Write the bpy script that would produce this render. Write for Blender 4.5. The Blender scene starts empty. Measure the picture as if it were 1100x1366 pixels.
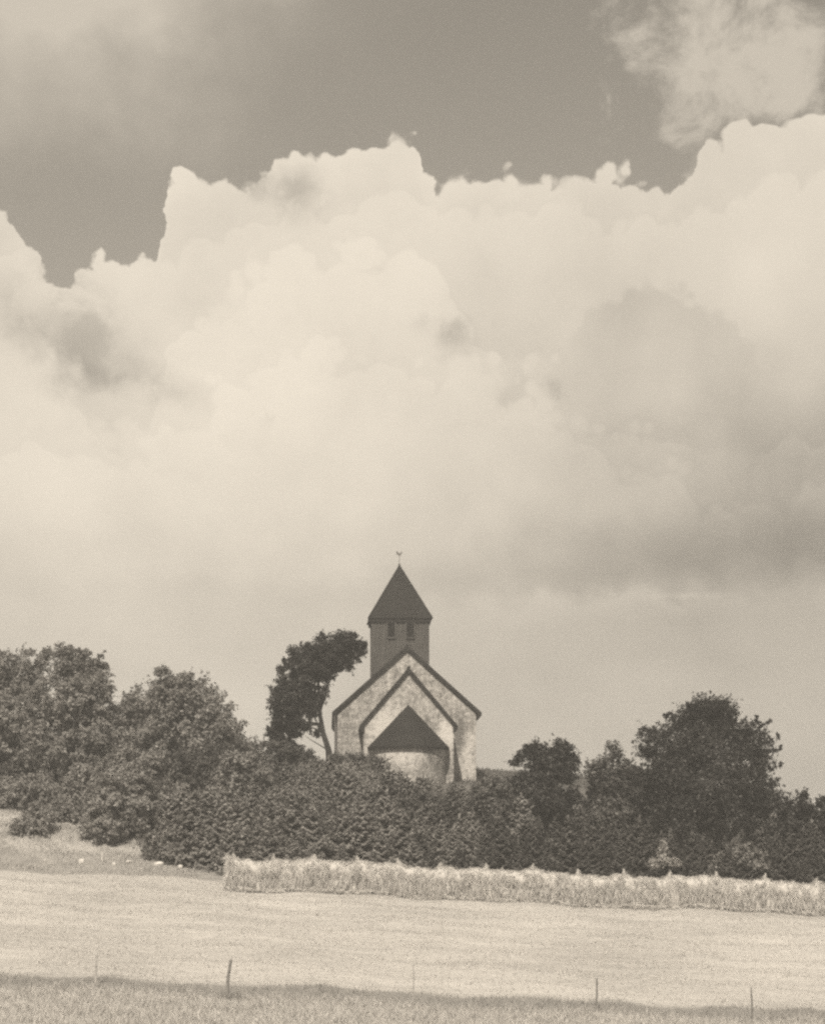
import bpy, math, random
import numpy as np
from mathutils import Vector, Matrix, Euler

sc = bpy.context.scene
COL = sc.collection
rng = np.random.default_rng(7)
random.seed(7)
R = math.radians

# ------------------------------------------------------------------ camera
FPX = 3000.0                      # focal length in photo pixels (photo 1100 x 1366)
cam_d = bpy.data.cameras.new('camera')
cam = bpy.data.objects.new('camera', cam_d)
COL.objects.link(cam)
cam_d.sensor_fit = 'VERTICAL'
cam_d.sensor_height = 36.0
cam_d.sensor_width = 36.0 * 1100 / 1366
cam_d.lens = FPX / 1366 * 36.0
cam_d.shift_y = (1150 - 683) / 1366.0     # level camera with rising front
cam_d.clip_start = 0.5
cam_d.clip_end = 20000
cam.location = (0, 0, 0)
cam.rotation_euler = (R(90), 0, 0)
sc.camera = cam

# ------------------------------------------------------------------ world
TINT = (1.0, 0.898, 0.748)        # the whole print is toned warm
SUN_DIR = Vector((-0.17, -0.98, 1.02)).normalized()     # towards the sun
sun_el = math.asin(SUN_DIR.z)
sun_az = math.atan2(SUN_DIR.x, SUN_DIR.y)

world = bpy.data.worlds.new('World')
sc.world = world
world.use_nodes = True
WT = world.node_tree
WT.nodes.clear()
BG_STRENGTH = 0.1
world.cycles.sampling_method = 'NONE'     # an even, bright sky: found well enough by the bounced rays


class NG:
    """tiny helper to write node maths"""
    def __init__(self, tree):
        self.t = tree

    def node(self, kind, **kw):
        n = self.t.nodes.new(kind)
        for k, v in kw.items():
            setattr(n, k, v)
        return n

    def link(self, a, b):
        self.t.links.new(a, b)

    def put(self, sock, v):
        if isinstance(v, (int, float)):
            sock.default_value = v
        elif isinstance(v, (tuple, list)):
            sock.default_value = v
        else:
            self.link(v, sock)

    def m(self, op, a, b=None, c=None, clamp=False):
        n = self.node('ShaderNodeMath', operation=op)
        n.use_clamp = clamp
        self.put(n.inputs[0], a)
        if b is not None:
            self.put(n.inputs[1], b)
        if c is not None:
            self.put(n.inputs[2], c)
        return n.outputs[0]

    def add(self, a, b): return self.m('ADD', a, b)
    def sub(self, a, b): return self.m('SUBTRACT', a, b)
    def mul(self, a, b): return self.m('MULTIPLY', a, b)
    def mad(self, a, b, c): return self.m('MULTIPLY_ADD', a, b, c)

    def noise(self, vec, scale, detail=4, rough=0.55, dist=0.0, color=False, off=None):
        if off:
            vm = self.node('ShaderNodeVectorMath', operation='ADD')
            self.put(vm.inputs[0], vec)
            vm.inputs[1].default_value = off
            vec = vm.outputs[0]
        n = self.node('ShaderNodeTexNoise')
        n.inputs['Scale'].default_value = scale
        n.inputs['Detail'].default_value = detail
        n.inputs['Roughness'].default_value = rough
        n.inputs['Distortion'].default_value = dist
        if vec is not None:
            self.link(vec, n.inputs['Vector'])
        return n.outputs['Color' if color else 'Fac']

    def sstep(self, v, lo, hi, a=0.0, b=1.0):
        n = self.node('ShaderNodeMapRange', interpolation_type='SMOOTHSTEP')
        self.put(n.inputs['Value'], v)
        self.put(n.inputs['From Min'], lo)
        self.put(n.inputs['From Max'], hi)
        self.put(n.inputs['To Min'], a)
        self.put(n.inputs['To Max'], b)
        return n.outputs['Result']

    def mix(self, f, a, b):
        n = self.node('ShaderNodeMix', data_type='FLOAT')
        self.put(n.inputs[0], f)
        self.put(n.inputs[2], a)
        self.put(n.inputs[3], b)
        return n.outputs[0]

    def mixc(self, f, a, b):
        n = self.node('ShaderNodeMix', data_type='RGBA')
        self.put(n.inputs[0], f)
        self.put(n.inputs[6], a)
        self.put(n.inputs[7], b)
        return n.outputs[2]

    def gauss(self, x, y, cx, cy, sx, sy, amp, ang=0.0):
        """amp * exp(-(dx/sx)^2 - (dy/sy)^2)"""
        c, s = math.cos(ang), math.sin(ang)
        dx = self.sub(x, cx)
        dy = self.sub(y, cy)
        if ang:
            a = self.add(self.mul(dx, c / sx), self.mul(dy, s / sx))
            b = self.add(self.mul(dx, -s / sy), self.mul(dy, c / sy))
        else:
            a = self.mul(dx, 1 / sx)
            b = self.mul(dy, 1 / sy)
        q = self.add(self.mul(a, a), self.mul(b, b))
        return self.mul(self.m('EXPONENT', self.mul(q, -1.0)), amp)

    def total(self, items):
        r = items[0]
        for i in items[1:]:
            r = self.add(r, i)
        return r

    def curve(self, x, pts, x0, x1, y0, y1, smooth=False):
        n = self.node('ShaderNodeFloatCurve')
        cv = n.mapping.curves[0]
        P = [((px - x0) / (x1 - x0), (py - y0) / (y1 - y0)) for px, py in pts]
        cv.points[0].location = P[0]
        cv.points[1].location = P[-1]
        for p in P[1:-1]:
            cv.points.new(*p)
        for p in cv.points:
            p.handle_type = 'AUTO' if smooth else 'VECTOR'
        n.mapping.update()
        self.put(n.inputs['Value'], self.sstep_lin(x, x0, x1))
        return self.mad(n.outputs[0], (y1 - y0), y0)

    def sstep_lin(self, v, lo, hi):
        n = self.node('ShaderNodeMapRange')
        n.clamp = True
        self.put(n.inputs['Value'], v)
        n.inputs['From Min'].default_value = lo
        n.inputs['From Max'].default_value = hi
        return n.outputs['Result']


def build_sky():
    g = NG(WT)
    tc = g.node('ShaderNodeTexCoord')
    D = tc.outputs['Generated']
    sep = g.node('ShaderNodeSeparateXYZ')
    g.link(D, sep.inputs[0])
    x, y, z = sep.outputs
    hyp = g.m('SQRT', g.add(g.mul(x, x), g.mul(y, y)))
    # azimuth and elevation of the sky direction, in thousandths of 1/3 radian
    X = g.mad(g.m('ARCTAN2', x, y), 3.0, 0.55)
    Y = g.m('MAXIMUM', g.sub(1.15, g.mul(g.m('DIVIDE', z, g.m('MAXIMUM', hyp, 0.02)), 3.0)), -3.0)

    # warped coordinates
    def warp(scale, amp, off, detail=5, rough=0.55):
        c = g.noise(D, scale, detail, rough, color=True, off=off)
        s = g.node('ShaderNodeSeparateXYZ')
        g.link(c, s.inputs[0])
        return g.mul(g.sub(s.outputs[0], 0.5), amp), g.mul(g.sub(s.outputs[1], 0.5), amp)
    ax, ay = warp(60, 0.052, (3.1, 7.7, 1.3), 5, 0.55)
    bx_, by_ = warp(16, 0.26, (9.1, 2.2, 5.3), 4, 0.55)
    Xs, Ys = g.add(X, ax), g.add(Y, ay)                   # crisp, for outlines
    Xw, Yw = g.add(X, g.add(bx_, ax)), g.add(Y, g.add(by_, ay))   # loose, for tone

    # billows
    def billow(scale, off):
        vm = g.node('ShaderNodeVectorMath', operation='MULTIPLY_ADD')
        g.link(D, vm.inputs[0])
        vm.inputs[1].default_value = (1, 1, 1)
        c = g.noise(D, scale * 0.8, 3, 0.5, color=True, off=off)
        sm = g.node('ShaderNodeVectorMath', operation='SCALE')
        g.link(c, sm.inputs[0])
        sm.inputs['Scale'].default_value = 0.35 / scale
        g.link(sm.outputs[0], vm.inputs[2])
        v = g.node('ShaderNodeTexVoronoi', feature='F1')
        v.inputs['Scale'].default_value = scale
        g.link(vm.outputs[0], v.inputs['Vector'])
        return g.sub(0.45, v.outputs['Distance'])
    b1 = billow(55, (1.0, 2.0, 3.0))
    b2 = billow(130, (4.0, 1.0, 6.0))
    b0 = billow(21, (7.0, 3.0, 2.0))
    bil = g.add(g.mul(b1, 0.042), g.mul(b2, 0.022))

    soft_n = g.noise(D, 20, 3, 0.5, off=(2.0, 8.0, 4.0))

    # ---- clear sky from the sky model, toned to grey
    skn = g.node('ShaderNodeTexSky', sky_type='NISHITA')
    skn.sun_disc = False
    skn.sun_elevation = sun_el
    skn.sun_rotation = sun_az
    skn.altitude = 50
    skn.air_density = 1.0
    skn.dust_density = 1.0
    bw = g.node('ShaderNodeRGBToBW')
    g.link(skn.outputs[0], bw.inputs[0])
    clear = g.mul(g.m('MINIMUM', bw.outputs[0], 4.5), CLEAR_GAIN)

    # ---- broken cloud higher up
    n3 = g.noise(D, 34, 8, 0.64, 0.3, off=(0.4, 3.9, 7.0))
    n3b = g.noise(D, 9, 3, 0.55, 0.2, off=(5.5, 1.9, 2.0))
    # soft bank at upper left, ragged one at upper right
    soft_bias = g.total([
        g.gauss(Xw, Yw, 0.04, -0.02, 0.27, 0.15, 1.5),
        g.gauss(Xw, Yw, 0.19, 0.03, 0.10, 0.07, 0.20),
        g.gauss(Xw, Yw, 0.03, 0.16, 0.16, 0.07, 0.16),
        g.gauss(Xw, Yw, 0.31, 0.00, 0.06, 0.03, 0.12)])
    rag = g.total([
        g.gauss(X, Y, 0.52, 0.06, 0.22, 0.16, -0.45),
        g.gauss(X, Y, 0.05, 0.25, 0.14, 0.06, -0.4),
        g.gauss(Xs, Ys, 1.09, 0.12, 0.05, 0.08, 0.35),
        g.gauss(Xs, Ys, 0.93, 0.06, 0.14, 0.10, 0.55),
        g.gauss(Xs, Ys, 1.04, 0.10, 0.10, 0.06, 0.32),
        g.gauss(Xs, Ys, 1.05, -0.02, 0.20, 0.08, 0.34),
        g.gauss(Xs, Ys, 0.84, 0.08, 0.03, 0.07, 0.30),
        g.gauss(Xs, Ys, 0.96, 0.17, 0.08, 0.07, 0.50)])
    c_soft = g.m('MULTIPLY', soft_bias, g.sstep(n3b, 0.28, 0.60, 0.80, 1.08), clamp=True)
    c_rag = g.mul(g.sstep(g.add(g.mul(g.sub(n3, 0.5), 2.7), rag), 0.28, 1.0), 0.95)
    # the same kind of broken cloud goes on outside the picture
    away = g.sstep(g.m('ABSOLUTE', g.sub(X, 0.55)), 0.75, 1.3)
    above = g.sstep(Y, -0.75, -0.25, 1.0, 0.0)
    out = g.m('MAXIMUM', away, above)
    c_out = g.mul(g.sstep(n3b, 0.45, 0.64, 0.0, 0.85), out)
    c_up = g.m('MAXIMUM', g.m('MAXIMUM', c_soft, c_rag), c_out)
    upper = g.mix(c_up, clear, 0.62)

    # ---- the great cumulus bank
    top = g.curve(Xs, [(-0.6, .30), (-.25, .33), (-.08, .27), (0.0, .275), (.02, .30), (.055, .345), (.085, .385), (.125, .36), (.14, .343),
                       (.18, .345), (.214, .345), (.221, .29), (.226, .258), (.24, .245), (.29, .235),
                       (.345, .245), (.375, .225), (.40, .203), (.43, .198), (.46, .209), (.485, .190),
                       (.505, .180), (.556, .178), (.566, .216), (.585, .246), (.62, .236), (.655, .237), (.69, .240),
                       (.725, .227), (.745, .238), (.77, .228), (.83, .224), (.862, .236), (.886, .256), (.905, .238),
                       (.925, .232), (.94, .195), (.97, .185), (1.0, .187), (1.05, .165), (1.12, .172), (1.3, .25), (1.6, .30)],
                  -0.6, 1.6, 0.0, 0.6)
    far_n = g.mul(g.sub(g.noise(D, 3.0, 4, 0.5, off=(7.7, 0.3, 2.2)), 0.5), 0.9)
    top = g.add(top, g.mul(far_n, away))
    dY = g.add(g.sub(Ys, top), bil)
    wid = g.sstep(soft_n, 0.54, 0.72, 0.004, 0.036)
    m1 = g.sstep(dY, g.mul(wid, -1.0), wid)

    # grey lump inside the bank with an outline of its own
    lump_top = g.curve(Xs, [(.60, .60), (.70, .50), (.76, .43), (.785, .40), (.83, .377), (.865, .374), (.905, .385), (.925, .405),
                            (.96, .408), (.985, .425), (1.0, .46), (1.05, .53), (1.15, .56), (1.3, .62)], 0.6, 1.3, 0.3, 0.7)
    dl = g.add(g.sub(Ys, lump_top), g.mul(bil, 0.9))
    lump = g.mul(g.sstep(dl, -0.006, 0.012), g.sstep(dl, 0.0, 0.17, 1.0, 0.0))
    lump = g.mul(lump, g.mul(g.sstep(X, .73, .82), g.sstep(X, .95, 1.04, 1.0, 0.0)))

    def scaled_dir(k):
        vm = g.node('ShaderNodeVectorMath', operation='MULTIPLY')
        g.link(D, vm.inputs[0])
        vm.inputs[1].default_value = (1, 1, k)
        return vm.outputs[0]
    Ym = g.add(Y, g.mad(by_, 0.22, ay))                # nearly level, for the layered base
    low0 = g.sstep(Y, 0.62, 0.80)
    wn = g.noise(D, 42, 7, 0.62, 0.25, off=(8.1, 0.7, 3.9))
    wisp = g.sstep(wn, 0.36, 0.60)
    # fronts of nearer billows: bright heads over the greyer cloud behind them
    def front(pts, amp, a, b, w0, k):
        f = g.add(g.sub(Ys, g.curve(Xs, pts, -0.3, 1.4, 0.0, 1.0)), g.add(g.mul(bil, k), g.mul(b0, 0.07)))
        mk = g.sstep(f, g.mul(wid, -w0), g.mul(wid, w0))
        up_ = g.m('EXPONENT', g.mul(g.m('MAXIMUM', f, 0.0), -1 / a))
        dn_ = g.m('EXPONENT', g.mul(g.m('MINIMUM', f, 0.0), 1 / b))
        return g.mul(g.sub(g.mul(mk, up_), g.mul(g.sub(1.0, mk), dn_)), amp)
    inside = g.sstep(dY, 0.0, 0.05)
    layers = g.add(
        g.mul(inside, g.add(
            g.add(front([(-.3, .40), (0, .415), (.06, .455), (.12, .53), (.2, .56), (.25, .43), (.32, .36), (.40, .315), (.47, .325), (.56, .36), (.62, .43), (.70, .50), (.85, .56), (1.1, .60), (1.4, .5)], 0.036, 0.10, 0.045, 3.0, 2.2),
                  front([(-.3, .62), (0, .585), (.15, .60), (.28, .54), (.38, .47), (.50, .45), (.58, .50), (.66, .47), (.74, .53), (.84, .62), (1.0, .66), (1.4, .6)], 0.030, 0.09, 0.045, 3.5, 2.6)),
            front([(-.3, .33), (.2, .35), (.30, .30), (.36, .285), (.44, .25), (.52, .235), (.575, .275), (.66, .275), (.76, .262), (.86, .27), (.93, .285), (1.0, .25), (1.1, .235), (1.4, .3)], 0.032, 0.05, 0.030, 2.2, 1.7))),
        g.mul(g.m('EXPONENT', g.mul(g.m('MAXIMUM', dY, 0.0), -1 / 0.03)), 0.035))
    gaps = g.total([
        g.gauss(Xs, Ys, 0.12, 0.42, 0.034, 0.080, 0.17, -0.35),
        g.gauss(Xs, Ys, 0.075, 0.37, 0.020, 0.045, 0.24, -0.4),
        g.gauss(Xs, Ys, 0.03, 0.44, 0.08, 0.05, 0.15, 0.3),
        g.gauss(Xs, Ys, 0.10, 0.50, 0.05, 0.03, 0.20, 0.5),
        g.gauss(Xs, Ys, 0.20, 0.515, 0.075, 0.022, 0.20, 0.25),
        g.gauss(Xs, Ys, 0.39, 0.258, 0.040, 0.034, 0.30, 0.4),
        g.gauss(Xs, Ys, 0.34, 0.243, 0.030, 0.022, 0.22),
        g.gauss(Xs, Ys, 0.607, 0.448, 0.026, 0.022, 0.28, 0.6),
        g.gauss(Xs, Ys, 0.57, 0.43, 0.030, 0.018, 0.14, 0.3),
        g.gauss(Xs, Ys, 0.738, 0.517, 0.022, 0.014, 0.22)])
    V = g.total([
        g.mul(gaps, g.mad(wisp, -0.85, 0.0)),
        layers,
        g.mul(g.sub(wn, 0.5), 0.05),
        g.mul(b0, 0.09),
        g.mul(b1, 0.035),
        g.mul(g.sub(g.noise(D, 14, 6, 0.52, 0.2, off=(1.7, 4.4, 8.8)), 0.5), 0.17),
        g.gauss(Xw, Yw, 0.34, 0.45, 0.26, 0.20, 0.10),
        g.gauss(Xw, Yw, 0.12, 0.62, 0.25, 0.10, 0.05),
        g.gauss(Xw, Yw, 0.08, 0.465, 0.12, 0.045, -0.12, 0.35),
        g.gauss(Xw, Yw, 0.72, 0.42, 0.10, 0.08, -0.05),
        g.mul(lump, -0.085),
        g.gauss(Xw, Ym, 1.09, 0.65, 0.34, 0.14, -0.30),
        g.gauss(Xw, Ym, 1.05, 0.738, 0.42, 0.048, -0.21),
        g.gauss(Xw, Ym, 0.70, 0.772, 0.22, 0.026, -0.09),
        g.gauss(Xw, Ym, 0.30, 0.790, 0.22, 0.020, -0.05),
        g.gauss(Xs, Ym, 0.86, 0.800, 0.10, 0.012, 0.085),
        g.gauss(Xw, Ym, 0.68, 0.812, 0.14, 0.018, 0.06),
        g.gauss(Xs, Y, 0.91, 0.797, 0.040, 0.0045, 0.10),
        g.gauss(Xw, Ym, 1.10, 0.80, 0.10, 0.03, 0.05),
        g.gauss(Xw, Ym, 0.46, 0.76, 0.06, 0.03, 0.05),
        g.mul(g.sub(g.noise(scaled_dir(2.6), 22, 5, 0.55, 0.1, off=(3.3, 2.4, 1.8)), 0.5), g.mul(low0, 0.12)),
    ])
    low = g.sstep(Y, 0.70, 0.83)                      # flat grey haze below the bank
    lowv = g.add(g.mul(g.sstep(X, 0.1, 1.05, 0.0, -0.17), g.sub(1.0, away)), 0.70)
    base = g.mix(low, 0.752, lowv)
    main = g.add(base, g.mul(V, g.mix(low, 1.0, 0.75)))
    val = g.mix(m1, upper, main)
    # ground haze below the horizon keeps the last tone
    vm = g.node('ShaderNodeVectorMath', operation='SCALE')
    vm.inputs[0].default_value = TINT
    g.link(g.mul(val, 1.0 / BG_STRENGTH), vm.inputs['Scale'])
    bg = g.node('ShaderNodeBackground')
    bg.inputs['Strength'].default_value = BG_STRENGTH
    g.link(vm.outputs[0], bg.inputs['Color'])
    o = g.node('ShaderNodeOutputWorld')
    g.link(bg.outputs[0], o.inputs['Surface'])


CLEAR_GAIN = 0.116
build_sky()

# ------------------------------------------------------------------ sun
sl = bpy.data.lights.new('sun', 'SUN')
sl.energy = 4.9
sl.angle = R(0.6)
sl.color = (1.0, 0.90, 0.75)
so = bpy.data.objects.new('sun', sl)
COL.objects.link(so)
so.rotation_euler = SUN_DIR.to_track_quat('Z', 'Y').to_euler()
so.location = (-30, 40, 60)

sc.view_settings.view_transform = 'Standard'
sc.view_settings.look = 'None'
sc.view_settings.exposure = 0.0
sc.view_settings.gamma = 1.0
sc.view_settings.use_curve_mapping = False
sc.render.engine = 'CYCLES'
sc.cycles.filter_width = 2.6          # the old lens is a little soft
sc.cycles.use_denoising = False       # what noise is left reads as the grain of the film
sc.cycles.use_adaptive_sampling = True
sc.cycles.adaptive_threshold = 0.035
sc.cycles.adaptive_min_samples = 24
sc.cycles.sample_clamp_indirect = 1.5
sc.cycles.sample_clamp_direct = 3.0
sc.cycles.max_bounces = 5
sc.cycles.diffuse_bounces = 3
sc.cycles.transparent_max_bounces = 4

# ------------------------------------------------------------------ terrain
PROF_D = [-6000, -60, 0, 62, 71, 94, 97, 100, 104, 112, 119, 126, 140, 165, 230, 500, 8000]
PROF_Z = [-9, -1.5, -1.7, -5.0, -4.54, -1.47, -1.05, -0.35, 0.7, 2.6, 4.1, 4.7, 6.0, 3.6, -4, -8, -9]


def smooth_profile():
    dd = np.arange(-80, 600, 0.5)
    zz = np.interp(dd, PROF_D, PROF_Z)
    k = np.hanning(15)
    k /= k.sum()
    zp = np.pad(zz, 7, mode='edge')
    return dd, np.convolve(zp, k, 'valid')


_PD, _PZ = smooth_profile()


def ground(x, d):
    x = np.asarray(x, float)
    d = np.asarray(d, float)
    z = np.where((d < -70) | (d > 590), np.interp(d, PROF_D, PROF_Z), np.interp(d, _PD, _PZ))
    xc = 40 * np.tanh(x / 40)
    lat = np.interp(d, [0, 60, 100, 120, 140, 200], [0, -.047, -.045, -.03, -.05, 0])
    z = z + lat * xc
    # the knoll falls away to the right of the churchyard and far to the left
    side = np.interp(d, [100, 125, 150], [0, 1, 1])
    z = z - side * (np.maximum(x - 5, 0) ** 2 * 0.008 / (1 + np.maximum(x - 5, 0) * .05)) - side * (np.maximum(-x - 26, 0) * 0.06)
    z = np.where(side > 0, np.maximum(z, -9), z)
    # raised bank on the left
    z = z + 0.95 * np.exp(-((x + 19) / 5.5) ** 2 - ((d - 103.5) / 3.2) ** 2)
    # small unevenness
    near = np.exp(-(np.maximum(0, np.abs(d - 90) - 60) / 40) ** 2)
    z = z + near * (0.05 * np.sin(x * .83 + d * .31) + 0.035 * np.sin(x * 1.9 - d * .77 + 1) + 0.03 * np.sin(d * 2.1 + x * .37))
    # shallow ditch-like dip with a lip at the field edge
    return z


# ------------------------------------------------------------------ helpers
def mesh_np(name, verts, faces, mat=None, smooth=False):
    """verts (N,3); faces (M,k) all with k corners"""
    me = bpy.data.meshes.new(name)
    verts = np.asarray(verts, np.float32)
    faces = np.asarray(faces, np.int32)
    me.vertices.add(len(verts))
    me.vertices.foreach_set('co', verts.ravel())
    k = faces.shape[1]
    me.loops.add(faces.size)
    me.loops.foreach_set('vertex_index', faces.ravel())
    me.polygons.add(len(faces))
    me.polygons.foreach_set('loop_start', np.arange(0, faces.size, k, dtype=np.int32))
    me.polygons.foreach_set('loop_total', np.full(len(faces), k, np.int32))
    if smooth:
        me.polygons.foreach_set('use_smooth', np.ones(len(faces), bool))
    me.update(calc_edges=True)
    if mat:
        me.materials.append(mat)
    return me


class MB:
    """collects polygons of any size into one mesh"""
    def __init__(self):
        self.v = []
        self.f = []

    def poly(self, pts):
        n = len(self.v)
        self.v += [tuple(p) for p in pts]
        self.f.append(tuple(range(n, n + len(pts))))

    def add(self, vs, fs):
        n = len(self.v)
        self.v += [tuple(p) for p in vs]
        self.f += [tuple(i + n for i in f) for f in fs]

    def box(self, c, s, rot=None):
        cx, cy, cz = c
        hx, hy, hz = s[0] / 2, s[1] / 2, s[2] / 2
        vs = [Vector((a * hx, b * hy, e * hz)) for e in (-1, 1) for b in (-1, 1) for a in (-1, 1)]
        if rot:
            M = Euler(rot).to_matrix()
            vs = [M @ v for v in vs]
        vs = [(v.x + cx, v.y + cy, v.z + cz) for v in vs]
        self.add(vs, [(0, 2, 3, 1), (4, 5, 7, 6), (0, 1, 5, 4), (2, 6, 7, 3), (0, 4, 6, 2), (1, 3, 7, 5)])

    def prism(self, prof, y0, y1):
        """profile in x,z extruded along y"""
        n = len(prof)
        a = [(p[0], y0, p[1]) for p in prof]
        b = [(p[0], y1, p[1]) for p in prof]
        fs = [tuple(range(n)), tuple(range(2 * n - 1, n - 1, -1))]
        for i in range(n):
            j = (i + 1) % n
            fs.append((i, i + n, j + n, j))
        self.add(a + b, fs)

    def tube(self, pts, rads, n=7, cap=True):
        pts = [Vector(p) for p in pts]
        rings = []
        for i, p in enumerate(pts):
            t = (pts[min(i + 1, len(pts) - 1)] - pts[max(i - 1, 0)])
            if t.length < 1e-6:
                t = Vector((0, 0, 1))
            t.normalize()
            u = t.orthogonal().normalized() if abs(t.z) < 0.9 else Vector((1, 0, 0)).cross(t).normalized()
            w = t.cross(u)
            rings.append([p + (u * math.cos(2 * math.pi * k / n) + w * math.sin(2 * math.pi * k / n)) * rads[i] for k in range(n)])
        vs = [v for r_ in rings for v in r_]
        fs = []
        for i in range(len(rings) - 1):
            for k in range(n):
                k2 = (k + 1) % n
                fs.append((i * n + k, i * n + k2, (i + 1) * n + k2, (i + 1) * n + k))
        if cap:
            fs.append(tuple(range(n - 1, -1, -1)))
            fs.append(tuple((len(rings) - 1) * n + k for k in range(n)))
        self.add(vs, fs)

    def mesh(self, name, mat=None, smooth=False, fix=True):
        me = bpy.data.meshes.new(name)
        me.from_pydata(self.v, [], self.f)
        if fix:
            import bmesh
            bm = bmesh.new()
            bm.from_mesh(me)
            bmesh.ops.recalc_face_normals(bm, faces=bm.faces)
            bm.to_mesh(me)
            bm.free()
        if smooth:
            for p in me.polygons:
                p.use_smooth = True
        me.update()
        if mat:
            me.materials.append(mat)
        return me


def obj(name, me, parent=None, loc=(0, 0, 0), rot=(0, 0, 0), scale=(1, 1, 1)):
    o = bpy.data.objects.new(name, me)
    COL.objects.link(o)
    o.location = loc
    o.rotation_euler = rot
    o.scale = scale
    if parent:
        o.parent = parent
    return o


def tag(o, label=None, cat=None, group=None, kind=None):
    if label:
        o['label'] = label
    if cat:
        o['category'] = cat
    if group:
        o['group'] = group
    if kind:
        o['kind'] = kind
    return o


def px(p, d):
    return (p - 550) * d / FPX


def pz(p, d):
    return (1150 - p) * d / FPX


# ------------------------------------------------------------------ materials
def new_mat(name, rough=0.9):
    m = bpy.data.materials.new(name)
    m.use_nodes = True
    nt = m.node_tree
    b = nt.nodes['Principled BSDF']
    b.inputs['Roughness'].default_value = rough
    b.inputs['Specular IOR Level'].default_value = 0.2
    return m, NG(nt), b


def grey(v, warm=0.0):
    return (v * (1 + 0.03 + warm), v, v * (0.97 - warm), 1)


def pos_nodes(g, obj_space=True):
    tc = g.node('ShaderNodeTexCoord')
    return tc.outputs['Object']


def bump(g, b, h, strength, dist):
    n = g.node('ShaderNodeBump')
    n.inputs['Strength'].default_value = strength
    n.inputs['Distance'].default_value = dist
    g.link(h, n.inputs['Height'])
    g.link(n.outputs[0], b.inputs['Normal'])


def scaled(g, P, s):
    vm = g.node('ShaderNodeVectorMath', operation='MULTIPLY')
    g.link(P, vm.inputs[0])
    vm.inputs[1].default_value = s
    return vm.outputs[0]


def mat_simple(name, lo, hi, scale, rough=0.9, stretch=(1, 1, 1), bs=0.4, bd=0.02, detail=6):
    m, g, b = new_mat(name, rough)
    P = scaled(g, pos_nodes(g), stretch)
    n = g.noise(P, scale, detail, 0.6)
    c = g.mixc(g.sstep(n, 0.3, 0.7), grey(lo), grey(hi))
    g.link(c, b.inputs['Base Color'])
    bump(g, b, n, bs, bd)
    return m


def mat_leaf(name, lo, hi, trans=0.25, clump=0.8, obj_amp=0.15):
    """leaf tone differs from leaf to leaf and from spray to spray"""
    m = bpy.data.materials.new(name)
    m.use_nodes = True
    nt = m.node_tree
    nt.nodes.clear()
    g = NG(nt)
    geo = g.node('ShaderNodeNewGeometry')
    oi = g.node('ShaderNodeObjectInfo')
    r = geo.outputs['Random Per Island']
    n = g.noise(geo.outputs['Position'], clump, 3, 0.55)
    f = g.add(g.mul(r, 0.55), g.add(g.mul(g.sstep(n, .3, .7), 0.45 - obj_amp), g.mul(oi.outputs['Random'], obj_amp)))
    c = g.mixc(f, grey(lo), grey(hi))
    d = g.node('ShaderNodeBsdfDiffuse')
    g.link(c, d.inputs['Color'])
    t = g.node('ShaderNodeBsdfTranslucent')
    g.link(c, t.inputs['Color'])
    mx = g.node('ShaderNodeMixShader')
    mx.inputs[0].default_value = trans
    g.link(d.outputs[0], mx.inputs[1])
    g.link(t.outputs[0], mx.inputs[2])
    gl = g.node('ShaderNodeBsdfGlossy')
    gl.inputs['Roughness'].default_value = 0.5
    mx2 = g.node('ShaderNodeMixShader')
    mx2.inputs[0].default_value = 0.03
    g.link(mx.outputs[0], mx2.inputs[1])
    g.link(gl.outputs[0], mx2.inputs[2])
    o = g.node('ShaderNodeOutputMaterial')
    g.link(mx2.outputs[0], o.inputs['Surface'])
    return m


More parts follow.
